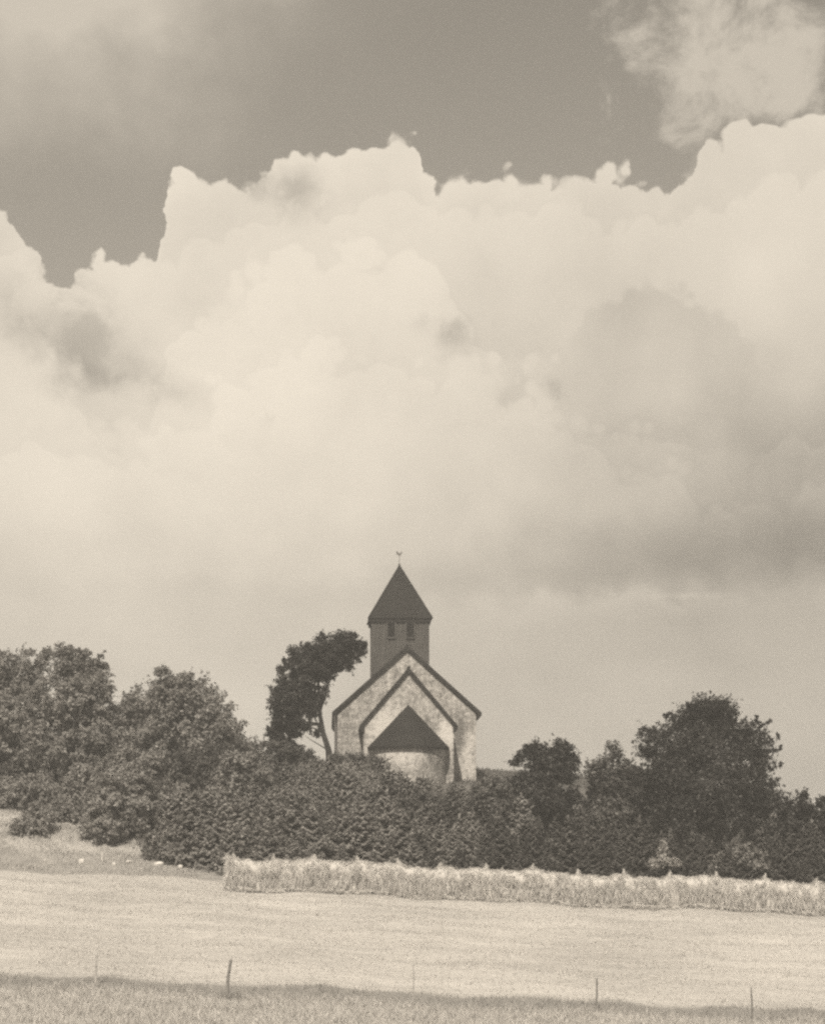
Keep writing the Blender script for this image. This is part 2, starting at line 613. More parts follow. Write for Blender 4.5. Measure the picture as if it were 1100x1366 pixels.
def mat_ground():
    m, g, b = new_mat('ground_cover', 0.95)
    geo = g.node('ShaderNodeNewGeometry')
    P = geo.outputs['Position']
    s = g.node('ShaderNodeSeparateXYZ')
    g.link(P, s.inputs[0])
    x, y, _ = s.outputs
    big = g.noise(P, 0.18, 4, 0.5)
    mid = g.noise(P, 1.1, 5, 0.6)
    fine = g.noise(P, 9.0, 5, 0.65)
    streak = g.noise(scaled(g, P, (0.10, 1.0, 0.0)), 1.1, 7, 0.66, 0.3)
    streak2 = g.noise(scaled(g, P, (0.22, 1.6, 0.0)), 4.0, 4, 0.6)
    edge = g.mul(g.sub(mid, 0.5), 0.9)
    # mown field
    fv = g.total([g.mul(g.sub(streak, 0.5), 0.42), g.mul(g.sub(streak2, 0.5), 0.30), g.mul(g.sub(fine, 0.5), 0.14), g.mul(g.sub(big, .5), .24), 0.45])
    gv = g.total([g.mul(g.sub(mid, 0.5), 0.35), g.mul(g.sub(fine, 0.5), 0.20), 0.37])       # pale rough grass
    dv = g.total([g.mul(g.sub(mid, 0.5), 0.12), g.mul(g.sub(fine, 0.5), 0.10), 0.26])       # darker grass
    bv = g.total([g.mul(g.sub(mid, 0.5), 0.26), g.mul(g.sub(fine, 0.5), 0.22), g.mul(g.sub(big, 0.5), 0.2), 0.28])
    cv = g.total([g.mul(g.sub(mid, 0.5), 0.10), g.mul(g.sub(fine, 0.5), 0.08), 0.13])
    yy = g.add(y, edge)
    # slanted field edge
    e1 = g.sstep(g.sub(yy, g.mad(x, -0.004, 73.1)), -0.25, 0.25)
    e0 = g.sstep(g.sub(yy, g.mad(x, -0.004, 70.9)), -0.4, 0.4)
    v = g.mix(e0, gv, dv)
    v = g.mix(e1, v, fv)
    e2 = g.sstep(g.sub(yy, g.mad(x, 0.03, 96.6)), -0.3, 0.3)
    v = g.mix(e2, v, bv)
    e3 = g.mul(g.sstep(yy, 99.3, 100.4), g.sstep(g.add(x, edge), -11.5, -9.5, 1.0, 0.0))
    v = g.mix(g.mul(e3, g.sstep(mid, .35, .6, .25, 1.0)), v, gv)
    e4 = g.sstep(g.add(yy, g.mul(big, 3.0)), 106.5, 109.0)
    e4 = g.m('MAXIMUM', e4, g.mul(g.sstep(yy, 97.5, 99.0), g.sstep(g.add(x, edge), -11.0, -9.5)))
    v = g.mix(e4, v, cv)
    cc = g.node('ShaderNodeCombineXYZ')
    g.link(g.mul(v, 1.03), cc.inputs[0])
    g.link(v, cc.inputs[1])
    g.link(g.mul(v, 0.97), cc.inputs[2])
    g.link(cc.outputs[0], b.inputs['Base Color'])
    bump(g, b, g.add(g.mul(fine, 0.5), streak2), 0.6, 0.08)
    return m


def mat_wall():
    """old limewashed plaster: grey lichen stain over it, some fresh lime"""
    m, g, b = new_mat('limewash', 0.92)
    P = pos_nodes(g)
    s = g.node('ShaderNodeSeparateXYZ')
    g.link(P, s.inputs[0])
    x, y, z = s.outputs
    n1 = g.noise(P, 0.75, 6, 0.6, 0.3)
    n2 = g.noise(P, 2.6, 6, 0.62)
    n3 = g.noise(scaled(g, P, (2.2, 2.2, 0.35)), 1.6, 5, 0.6)
    n4 = g.noise(P, 9, 4, 0.6)
    n5 = g.noise(P, 5.5, 5, 0.65)
    f = g.total([g.mul(n1, 0.18), g.mul(n2, 0.24), g.mul(n3, 0.13), g.mul(n4, 0.15), g.mul(n5, 0.30)])
    # fresh lime kept where the chancel gable is sheltered over the apse and on the apse itself
    fresh = g.total([
        g.gauss(x, z, -1.45, 7.25, 0.55, 0.75, 0.16, -0.6),
        g.gauss(x, z, 1.95, 7.0, 0.40, 0.85, 0.15),
        g.gauss(x, z, -1.0, 5.6, 1.6, 0.5, 0.10),
        g.gauss(x, z, 3.4, 6.0, 0.4, 1.2, 0.08)])
    shadow_and_grey = g.total([
        g.gauss(x, z, 2.95, 7.1, 0.35, 0.8, 0.13),  # shadow of the chancel eave on the nave gable, painted into the colour
        g.gauss(x, z, 1.2, 5.2, 0.9, 0.8, 0.07)])  # greyer tone low on the right of the apse
    f = g.add(f, g.sub(fresh, shadow_and_grey))
    c = g.mixc(g.sstep(f, 0.40, 0.63), grey(0.15), grey(0.56))
    g.link(c, b.inputs['Base Color'])
    bump(g, b, g.add(n5, g.mul(n4, 0.7)), 0.9, 0.05)
    return m


def mat_tiles(name, v, scale):
    """courses of flat tile or shingle, too small to tell apart from here"""
    m, g, b = new_mat(name, 0.85)
    P = pos_nodes(g)
    s = g.node('ShaderNodeSeparateXYZ')
    g.link(P, s.inputs[0])
    z = s.outputs[2]
    w = g.m('FRACT', g.mul(z, scale))
    n = g.noise(P, 5.0, 5, 0.65)
    n2 = g.noise(P, 1.2, 4, 0.6)
    f = g.add(g.mul(n, 0.6), g.mul(n2, 0.4))
    c = g.mixc(g.sstep(f, .3, .7), grey(v * 0.7), grey(v * 1.35))
    g.link(c, b.inputs['Base Color'])
    bump(g, b, g.add(w, g.mul(n, .6)), 0.5, 0.03)
    return m


def mat_boards(name, v):
    m, g, b = new_mat(name, 0.85)
    P = pos_nodes(g)
    n = g.noise(scaled(g, P, (6, 6, 0.5)), 1.5, 5, 0.6)
    n2 = g.noise(P, 1.4, 4, 0.6)
    f = g.add(g.mul(n, 0.6), g.mul(n2, 0.4))
    c = g.mixc(g.sstep(f, .3, .7), grey(v * 0.75), grey(v * 1.3))
    g.link(c, b.inputs['Base Color'])
    bump(g, b, n, 0.5, 0.02)
    return m


def mat_straw(name, lo, hi, stretch=(1, 1, 1)):
    m, g, b = new_mat(name, 0.8)
    geo = g.node('ShaderNodeNewGeometry')
    n = g.noise(scaled(g, geo.outputs['Position'], stretch), 2.5, 4, 0.6)
    f = g.add(g.mul(geo.outputs['Random Per Island'], 0.5), g.mul(g.sstep(n, .3, .7), 0.5))
    g.link(g.mixc(f, grey(lo), grey(hi)), b.inputs['Base Color'])
    return m


M = {}
M['ground'] = mat_ground()
M['wall'] = mat_wall()
M['tile'] = mat_tiles('roof_tile', 0.020, 5.0)
M['shingle'] = mat_tiles('tower_shingle', 0.018, 6.0)
M['boards'] = mat_boards('tower_boards', 0.068)
M['darkwood'] = mat_simple('dark_wood', 0.015, 0.035, 3.0)
M['void'] = mat_simple('louvre_and_shade', 0.008, 0.016, 4.0)  # near black, for the slats and the painted shade behind them
M['metal'] = mat_simple('old_iron', 0.10, 0.16, 6.0, 0.6)
M['bark'] = mat_simple('bark', 0.015, 0.045, 5.0, stretch=(1, 1, .25), bd=0.03)
M['post'] = mat_simple('weathered_post', 0.12, 0.26, 5.0, stretch=(1, 1, .15))
M['pale_post'] = mat_simple('pale_post', 0.30, 0.48, 5.0, stretch=(1, 1, .15))
M['stone'] = mat_simple('field_stone', 0.45, 0.72, 3.0)
M['leaf_left'] = mat_leaf('leaf_left', 0.19, 0.31)
M['leaf_dark'] = mat_leaf('leaf_dark', 0.028, 0.058)
M['leaf_mid'] = mat_leaf('leaf_mid', 0.085, 0.16)
M['leaf_pale'] = mat_leaf('leaf_pale', 0.19, 0.31)
M['leaf_light'] = mat_leaf('leaf_light', 0.30, 0.48)
M['needle'] = mat_leaf('needle', 0.16, 0.31, trans=0.20, obj_amp=0.40)
M['needle_dark'] = mat_leaf('needle_dark', 0.075, 0.145, trans=0.20, obj_amp=0.40)
M['hay'] = mat_straw('hay', 0.40, 0.58)
M['core'] = mat_straw('hay_core', 0.46, 0.52)
M['stubble'] = mat_straw('stubble', 0.40, 0.58, (0.25, 1.6, 0.5))
M['verge'] = mat_straw('verge', 0.32, 0.55)
M['bank'] = mat_straw('bank', 0.20, 0.50, (.5, .5, .5))
M['verge_dark'] = mat_straw('verge_dark', 0.22, 0.37)

# ------------------------------------------------------------------ ground
def build_ground():
    def axis(core, far):
        return np.array(sorted(set(np.round(core, 4)) | set(far)))
    xs = axis(np.arange(-45, 45.01, 0.6), [-2500, -1000, -450, -220, -120, -80, -60, -52, 52, 60, 80, 120, 220, 450, 1000, 2500])
    ds = axis(np.arange(55, 165.01, 0.6), [-1000, -300, -100, -40, -20, 0, 10, 20, 30, 40, 46, 50, 53, 168, 172, 178, 186, 200, 225, 260, 320, 420, 550, 800, 1400, 2500])
    Xg, Dg = np.meshgrid(xs, ds)
    Z = ground(Xg, Dg)
    v = np.stack([Xg, Dg, Z], -1).reshape(-1, 3)
    nx, ny = len(xs), len(ds)
    i = np.arange(ny - 1)[:, None] * nx + np.arange(nx - 1)[None, :]
    f = np.stack([i, i + 1, i + 1 + nx, i + nx], -1).reshape(-1, 4)
    o = obj('ground', mesh_np('ground', v, f, M['ground'], smooth=True))
    tag(o, kind='structure')


build_ground()


# ------------------------------------------------------------------ church
def build_church():
    d0 = 126.0
    root = obj('church', None, loc=(px(542.5, d0), d0, 0), rot=(0, 0, R(2.2)))
    tag(root, 'small whitewashed village church with apse, stepped gables and dark pyramid roofed tower', 'church')
    # local frame: x right, y away along the axis, z absolute height
    base = 3.2

    def gabled(name, hw, eave, ridge, y0, y1, cx, slope):
        w = MB()
        top = ridge - 0.17
        w.prism([(cx - hw, base), (cx + hw, base), (cx + hw, eave), (cx, top), (cx - hw, eave)], y0, y1)
        obj(name, w.mesh(name, M['wall']), root)

    def roof(name, hw, eave_z, ridge_z, y0, y1, cx, t, oh):
        """two slabs butted at the ridge, verge over the gable"""
        mats = []
        r0 = None
        for s in (-1, 1):
            w = MB()
            run, drop = hw, ridge_z - eave_z
            L = math.hypot(run, drop)
            nx, nz = drop / L, run / L
            p = [(cx, ridge_z), (cx + s * hw, eave_z), (cx + s * (hw - nx * t), eave_z - nz * t), (cx, ridge_z - t / nz)]
            # gentle sag of the old rafters: split along y
            n = 8
            ys = np.linspace(y0 - oh, y1 + oh, n + 1)
            for a in range(n):
                w.prism(p, ys[a], ys[a + 1])
            r = obj('roof', w.mesh(name, M['tile']), root)
            # verge board on the gable
            v = MB()
            k = 0.045
            q = [(cx + s * 0.001, ridge_z + 0.03), (cx + s * (hw + 0.03), eave_z + 0.0), (cx + s * (hw - nx * (t + k) + .02), eave_z - nz * (t + k)), (cx + s * 0.001, ridge_z - (t + k) / nz)]
            v.prism(q, y0 - oh - 0.06, y0 - oh - 0.004)
            obj('verge_board', v.mesh(name + '_verge', M['darkwood']), r)
            # moulded eave end
            e = MB()
            e.prism([(cx + s * (hw + 0.02), eave_z + 0.02), (cx + s * (hw + 0.02), eave_z - 0.16), (cx + s * (hw - 0.12), eave_z - 0.34), (cx + s * (hw - 0.24), eave_z - 0.30), (cx + s * (hw - 0.24), eave_z + 0.16)], y0 - oh - 0.055, y1)
            obj('eave_cornice', e.mesh(name + '_eave', M['darkwood']), r)
        # ridge tiles
        w = MB()
        yy = y0 - oh - 0.05
        while yy < y1 + oh:
            w.tube([(cx, yy, ridge_z - 0.015), (cx, yy + 0.36, ridge_z + 0.005)], [0.10, 0.085], 8)
            yy += 0.34
        obj('ridge_tiles', w.mesh('ridge_tiles', M['tile']), r)

    # nave
    gabled('nave_wall', 3.88, 8.34, 12.08, 0, 13.0, 0, 0)
    roof('nave_roof', 4.16, 8.38, 12.10, 0, 13.0, 0, 0.14, 0.10)
    # chancel, five metres in front of the nave gable
    cx = -0.08
    gabled('chancel_wall', 2.42, 7.42, 10.42, -5.0, 0.0 - 0.003, cx, 0)
    roof('chancel_roof', 2.62, 7.33, 10.45, -5.0, -0.16, cx, 0.13, 0.08)
    # apse: half round wall with half cone roof
    ax, ay = -0.10, -5.004
    n = 28
    w = MB()
    ring = [(ax + 1.98 * math.cos(a), ay - 1.98 * math.sin(a)) for a in np.linspace(0, math.pi, n + 1)]
    for i in range(n):
        (x0, y0), (x1, y1) = ring[i], ring[i + 1]
        w.poly([(x0, y0, base), (x1, y1, base), (x1, y1, 6.30), (x0, y0, 6.30)])
    me = w.mesh('apse_wall', M['wall'])
    obj('apse_wall', me, root)
    w = MB()
    t = 0.12
    er = 2.20
    rim = [(ax + er * math.cos(a), ay - er * math.sin(a)) for a in np.linspace(0, math.pi, n + 1)]
    apex = (ax, ay - 0.02, 8.48)
    for i in range(n):
        (x0, y0), (x1, y1) = rim[i], rim[i + 1]
        m0 = ((x0 * 0.5 + apex[0] * 0.5), (y0 * .5 + apex[1] * .5), 6.16 * .5 + apex[2] * .5 + 0.0)
        m1 = ((x1 * 0.5 + apex[0] * 0.5), (y1 * .5 + apex[1] * .5), 6.16 * .5 + apex[2] * .5 + 0.0)
        w.poly([(x0, y0, 6.16), (x1, y1, 6.16), m1, m0])
        w.poly([m0, m1, apex])
        w.poly([(x0, y0, 6.16 - t), (x1, y1, 6.16 - t), (x1, y1, 6.16), (x0, y0, 6.16)])
        w.poly([(x0, y0, 6.16 - t), (x1, y1, 6.16 - t), (ax + (x1 - ax) * .88, ay + (y1 - ay) * .88, 6.16 - t + .02), (ax + (x0 - ax) * .88, ay + (y0 - ay) * .88, 6.16 - t + .02)])
    obj('apse_roof', w.mesh('apse_roof', M['tile']), root)
    # tower at the far end of the nave
    ty, tw = 11.0, 1.71
    tcx = -0.06
    w = MB()
    w.box((tcx, ty, (8.6 + 14.62) / 2), (2 * tw, 2 * tw, 14.62 - 8.6))
    tower = obj('tower', w.mesh('tower', M['boards']), root)
    # upright cover battens over the board joints
    k = 17
    for face in range(4):
        w = MB()
        for i in range(k + 1):
            u = -tw + 2 * tw * i / k
            if face == 0:
                c, s_ = (tcx + u, ty - tw - 0.015, 11.6), (0.05, 0.03, 6.0)
            elif face == 1:
                c, s_ = (tcx + u, ty + tw + 0.015, 11.6), (0.05, 0.03, 6.0)
            elif face == 2:
                c, s_ = (tcx - tw - 0.015, ty + u, 11.6), (0.03, 0.05, 6.0)
            else:
                c, s_ = (tcx + tw + 0.015, ty + u, 11.6), (0.03, 0.05, 6.0)
            w.box(c, s_)
        obj('cover_battens', w.mesh('cover_battens', M['boards']), tower)
    # pyramid roof with a slight flare
    w = MB()
    lv = [(14.66, 1.93), (15.05, 1.70), (18.0, 0.03)]
    def sq(z, h):
        return [(tcx - h, ty - h, z), (tcx + h, ty - h, z), (tcx + h, ty + h, z), (tcx - h, ty + h, z)]
    rings = [sq(*l) for l in lv]
    for a, b in zip(rings[:-1], rings[1:]):
        for i in range(4):
            j = (i + 1) % 4
            w.poly([a[i], a[j], b[j], b[i]])
    w.poly(rings[-1])
    w.poly(sq(14.62, 1.90)[::-1])
    lo = sq(14.62, 1.90)
    for i in range(4):
        j = (i + 1) % 4
        w.poly([lo[i], lo[j], rings[0][j], rings[0][i]])
    troof = obj('tower_roof', w.mesh('tower_roof', M['shingle']), root)
    w = MB()
    h = 1.80
    for s in (-1, 1):
        w.box((tcx, ty + s * h, 14.53), (2 * h + 0.1, 0.09, 0.17))
        w.box((tcx + s * h, ty, 14.53), (0.09, 2 * h - 0.1, 0.17))
    obj('eave_board', w.mesh('eave_board', M['darkwood']), troof)
    # hip ridges
    w = MB()
    for i in range(4):
        w.tube([rings[0][i], rings[1][i], rings[2][i]], [0.05, 0.05, 0.05], 6)
    obj('hip_tiles', w.mesh('hip_tiles', M['shingle']), troof)
    # vane
    w = MB()
    w.tube([(tcx, ty, 17.9), (tcx, ty, 18.75)], [0.025, 0.015], 6)
    vane = obj('weather_vane', w.mesh('vane_rod', M['metal']), root)
    w = MB()
    w.tube([(tcx, ty, 18.02), (tcx, ty, 18.07), (tcx, ty, 18.14), (tcx, ty, 18.19)], [0.03, 0.08, 0.08, 0.03], 10)
    obj('ball', w.mesh('vane_ball', M['metal']), vane)
    w = MB()
    cock = [(-.16, 18.74), (-.05, 18.68), (.05, 18.68), (.12, 18.75), (.17, 18.88), (.12, 18.90), (.06, 18.83), (-.02, 18.80), (-.08, 18.86), (-.15, 18.96), (-.2, 18.88)]
    w.prism([(tcx + a, b) for a, b in cock], ty - 0.012, ty + 0.012)
    obj('weathercock', w.mesh('weathercock', M['metal']), vane)
    # belfry openings: a dark panel painted as the shade inside, dark louvres before it
    fy = ty - tw
    for ox in (-0.54, 0.60):
        w = MB()
        ww, hh, zc = 0.42, 0.86, 13.95
        fx = tcx + ox
        w.box((fx - ww / 2 - .04, fy - 0.04, zc), (.08, .10, hh + .16))
        w.box((fx + ww / 2 + .04, fy - 0.04, zc), (.08, .10, hh + .16))
        w.box((fx, fy - 0.04, zc + hh / 2 + .04), (ww, .10, .08))
        w.box((fx, fy - 0.05, zc - hh / 2 - .04), (ww, .14, .08))
        win = obj('belfry_window', w.mesh('belfry_frame', M['boards']), root)
        w = MB()
        w.box((fx, fy - 0.008, zc), (ww, .012, hh))
        obj('opening_shade', w.mesh('belfry_shade', M['void']), win)
        for i in range(6):
            w = MB()
            w.box((fx, fy - 0.045, zc - hh / 2 + .07 + i * .145), (ww - .002, .012, .11), (R(-40), 0, 0))
            obj('slat', w.mesh('slat', M['void']), win)
    # downpipe at the left nave corner
    w = MB()
    w.tube([(-4.06, -0.20, 8.12), (-4.02, -0.16, 7.95), (-4.0, -0.12, 7.7), (-4.0, -0.12, base)], [.055] * 4, 8)
    obj('downpipe', w.mesh('downpipe', M['metal']), root)
    # plinth
    w = MB()
    w.box((0, 6.5, base + 0.7), (7.76 + .16, 13.0 + .16, 1.0))
    obj('plinth', w.mesh('plinth', M['wall']), root)


build_church()


# ------------------------------------------------------------------ foliage
def leaf_quads(C, N, size, aspect=0.6, rg=rng):
    """rhombic leaves at centres C with normals N"""
    n = len(C)
    N = N / np.maximum(np.linalg.norm(N, axis=1, keepdims=True), 1e-6)
    a = rg.normal(size=(n, 3))
    U = a - (a * N).sum(1, keepdims=True) * N
    U /= np.maximum(np.linalg.norm(U, axis=1, keepdims=True), 1e-6)
    W = np.cross(N, U)
    s = (size * rg.uniform(0.65, 1.35, n))[:, None]
    bend = N * s * 0.22
    v = np.stack([C - U * s, C - W * s * aspect + bend, C + U * s, C + W * s * aspect + bend], 1).reshape(-1, 3)
    f = np.arange(4 * n).reshape(-1, 4)
    return v, f


def clump_leaves(centres, radii, per, size, rg, flat=0.75, up=0.35, mid=None, reach=1.0):
    """leafy sprays: from each clump a few twigs reach outwards, leaves along them"""
    centres = np.asarray(centres, float)
    radii = np.asarray(radii, float)
    n = len(centres)
    tw = 5
    k = max(3, int(per / tw))
    out = centres - (centres.mean(0) if mid is None else mid)
    out /= np.maximum(np.linalg.norm(out, axis=1, keepdims=True), .2)
    dr = rg.normal(size=(n, tw, 3)) * .75 + out[:, None, :] * .55 + np.array([0, 0, .22])
    dr /= np.linalg.norm(dr, axis=2, keepdims=True)
    ln = radii[:, None] * rg.uniform(.7, 1.75, (n, tw)) * reach
    t = rg.uniform(-.25, 1.0, (n, tw, k))
    wide = .34 * radii[:, None, None, None] * (1.15 - np.clip(t, 0, 1))[..., None]
    p = centres[:, None, None, :] + dr[:, :, None, :] * (ln[:, :, None] * t)[..., None] + rg.normal(size=(n, tw, k, 3)) * wide * np.array([1, 1, flat])
    p[..., 2] -= (np.clip(t, 0, 1) ** 2) * radii[:, None, None] * .25
    nn = out[:, None, None, :] * .7 + rg.normal(size=(n, tw, k, 3)) * .6 + np.array([0, 0, up])
    return leaf_quads(p.reshape(-1, 3), nn.reshape(-1, 3), size, rg=rg)


def lobes_clumps(lobes, spacing, rg, inner=0.30):
    """clump centres over ellipsoid lobes; lobes = (x,y,z,rx,ry,rz,density)"""
    pts = []
    for (x, y, z, rx, ry, rz, dens) in lobes:
        area = 4 * math.pi * ((rx * ry) ** 1.6 / 3 + (rx * rz) ** 1.6 / 3 + (ry * rz) ** 1.6 / 3) ** (1 / 1.6)
        n = max(4, int(area / (spacing ** 2) * dens))
        d = rg.normal(size=(n, 3))
        d /= np.linalg.norm(d, axis=1, keepdims=True)
        r = rg.uniform(0.62, 0.98, n)
        n_in = int(n * inner)
        r[:n_in] = rg.uniform(0.15, 0.72, n_in)
        p = np.array([x, y, z]) + d * r[:, None] * np.array([rx, ry, rz])
        pts.append(p)
    return np.concatenate(pts)


def make_tree(name, label, group, base_px, d, lobes_px, leaf, cat='tree', seed=1, leaf_size=0.075, per=75, spacing=0.52,
              clump_r=0.36, trunk_r=0.16, trunk_path=None, fork=0.45, twigs=True, depth_k=0.9, sink=0.15, limbs=26, base_z=None, flat=0.75, reach=1.0):
    rg = np.random.default_rng(seed)
    bx = px(base_px, d)
    bz = float(ground(bx, d)) - sink if base_z is None else base_z
    root = obj(name, None, loc=(bx, d, bz))
    tag(root, label, cat, group)
    L = []
    for lb in lobes_px:
        lx, ly, rx, ry = lb[:4]
        dens = lb[4] if len(lb) > 4 else 1.0
        s = d / FPX
        ryd = (rx + ry) / 2 * s * depth_k
        oy = rg.uniform(-0.5, 0.5) * ryd
        L.append((px(lx, d) - bx, oy, pz(ly, d) - bz, rx * s, ryd, ry * s, dens))
    cl = lobes_clumps(L, spacing, rg)
    cl = cl[cl[:, 2] > 0.25]
    rad = clump_r * rg.uniform(0.6, 1.25, len(cl))
    v, f = clump_leaves(cl, rad, per, leaf_size, rg, flat=flat, reach=reach)
    crown = obj('crown', mesh_np('crown', v, f, M[leaf]), root)
    # trunk
    zs = [l[2] for l in L]
    xs = [l[0] for l in L]
    w = MB()
    if trunk_path is None:
        ztop = max(zs) + 0.3
        xt = float(np.average(xs))
        path = [Vector((0, 0, 0)), Vector((rg.uniform(-.1, .1), 0, ztop * .2)), Vector((xt * .35, rg.uniform(-.1, .1), ztop * .45)),
                Vector((xt * .7, rg.uniform(-.2, .2), ztop * .72)), Vector((xt, 0, ztop))]
    else:
        s = d / FPX
        path = [Vector((px(p[0], d) - bx, 0, pz(p[1], d) - bz)) for p in trunk_path]
    nseg = len(path)
    rr = [trunk_r * (1.35 if i == 0 else (1 - 0.78 * i / (nseg - 1))) for i in range(nseg)]
    w.tube(path, rr, 8)
    tr = obj('trunk', w.mesh('trunk', M['bark'], smooth=True), root)
    # limbs out to the clumps
    w = MB()
    idx = rg.choice(len(cl), size=min(limbs, len(cl)), replace=False)
    lim_ends = []
    for i in idx:
        e = Vector(cl[i])
        # start on the trunk below the end
        best = None
        for k in range(1, nseg - 1):
            for tt in (0.0, .5):
                p = path[k].lerp(path[k + 1], tt)
                if p.z < e.z + .3:
                    q = (e - p).length
                    if best is None or q < best[0]:
                        best = (q, p, rr[k])
        if best is None:
            best = (1, path[1], rr[1])
        p = best[1]
        mid = p.lerp(e, 0.5) + Vector((rg.uniform(-.2, .2), rg.uniform(-.2, .2), rg.uniform(0, .3)))
        r0 = min(best[2] * .55, 0.07)
        w.tube([p, mid, e], [r0, r0 * .6, .012], 5, cap=False)
        lim_ends.append((mid, e))
        for _ in range(2):
            e2 = Vector(cl[int(rg.integers(len(cl)))])
            if (e2 - mid).length < 1.3:
                w.tube([mid, mid.lerp(e2, .5) + Vector((0, 0, .08)), e2], [r0 * .45, r0 * .3, .008], 4, cap=False)
    obj('limbs', w.mesh('limbs', M['bark'], smooth=True, fix=False), root)
    return root


G_L = 'broadleaf trees on the left bank'
make_tree('broadleaf_tree', 'tall broad pale crowned tree at the far left end of the churchyard trees', G_L, -10, 113.5,
          [(-45, 915, 50, 45), (20, 893, 44, 30), (-5, 935, 55, 45), (35, 950, 45, 45), (-30, 985, 55, 50), (20, 1010, 55, 45), (-20, 1050, 60, 40)], 'leaf_left', seed=11, trunk_r=.24)
make_tree('broadleaf_tree', 'tall dense round crowned tree between the far left tree and the domed tree', G_L, 95, 112.5,
          [(85, 885, 34, 24), (112, 895, 34, 28), (128, 925, 26, 34), (92, 935, 50, 45), (120, 975, 42, 40), (75, 995, 50, 45), (115, 1030, 45, 38), (70, 1055, 45, 32), (158, 968, 26, 36), (165, 1010, 36, 40)], 'leaf_left', seed=12, trunk_r=.22)
make_tree('broadleaf_tree', 'domed tree with stepped outline on the right side, between the left pair and the church', G_L, 240, 113,
          [(225, 912, 30, 24), (198, 935, 30, 26), (250, 930, 40, 32), (280, 945, 30, 26), (300, 972, 24, 26), (225, 968, 55, 38), (275, 990, 45, 32), (190, 990, 36, 36), (176, 955, 18, 26), (235, 1020, 60, 30), (315, 990, 14, 22)], 'leaf_left', seed=13, trunk_r=.2)

make_tree('leaning_tree', 'wind swept tree with bare curved trunk and crown bent over towards the church tower', None, 441, 119,
          [(462, 858, 24, 18), (476, 866, 13, 17), (440, 862, 26, 18), (428, 880, 34, 22), (405, 880, 28, 22), (455, 882, 26, 14), (398, 905, 34, 26), (383, 930, 24, 30), (375, 955, 17, 28), (403, 935, 26, 26),
           (395, 962, 22, 22), (378, 985, 18, 18), (365, 975, 8, 18), (428, 925, 10, 12, .7), (388, 1003, 22, 14), (424, 975, 6, 9, .5), (432, 900, 18, 12)],
          'leaf_dark', seed=21, leaf_size=0.065, per=70, spacing=0.40, clump_r=0.26, trunk_r=0.18, depth_k=1.0,
          trunk_path=[(441, 1022), (438, 1000), (431, 978), (427, 955), (426, 930), (424, 905), (430, 880)], limbs=34)

G_R = 'trees on the right below the churchyard'
make_tree('broadleaf_tree', 'dark twin topped tree immediately right of the grassy churchyard bank', G_R, 728, 107,
          [(712, 1003, 15, 13), (724, 1010, 20, 18), (748, 1006, 20, 16), (692, 1018, 9, 14, .7), (760, 1020, 12, 16), (735, 1030, 34, 24), (705, 1045, 22, 24), (735, 1065, 40, 34), (730, 1100, 44, 34)], 'leaf_dark', seed=31, trunk_r=.13, spacing=.46)
make_tree('broadleaf_tree', 'slim loose tree standing between the twin topped tree and the big dark tree', G_R, 815, 106.5,
          [(818, 1006, 11, 13, .8), (806, 1022, 16, 14, .8), (832, 1024, 14, 11, .8), (786, 1033, 12, 14, .8), (840, 1040, 20, 18), (808, 1048, 28, 22), (820, 1080, 44, 36), (795, 1110, 40, 36), (848, 1105, 36, 36)], 'leaf_mid', seed=32, trunk_r=.11, spacing=.48)
make_tree('broadleaf_tree', 'big dark spreading tree with feathery twigs standing out of its right side', G_R, 948, 105.5,
          [(945, 948, 26, 15), (922, 955, 20, 14), (965, 955, 22, 16), (900, 970, 22, 13, .8), (935, 972, 40, 22), (972, 975, 30, 22), (870, 978, 16, 9, .5), (868, 1000, 18, 14, .45), (895, 995, 26, 20, .8),
           (990, 990, 24, 22, .9), (1008, 1000, 16, 20, .6), (940, 1005, 52, 32), (985, 1030, 36, 36), (895, 1030, 38, 32), (940, 1050, 62, 40), (985, 1075, 38, 40), (895, 1080, 45, 44), (945, 1105, 62, 44), (1020, 1025, 9, 20, .4), (862, 985, 14, 8, .5), (856, 1003, 12, 8, .4), (928, 940, 10, 8, .6), (960, 938, 10, 9, .6), (1012, 985, 8, 8, .25), (1018, 1006, 8, 8, .25), (868, 1048, 28, 28), (1012, 1062, 24, 30)],
          'leaf_dark', seed=33, trunk_r=.24, limbs=60, spacing=.47, reach=1.35, leaf_size=.065, per=80)


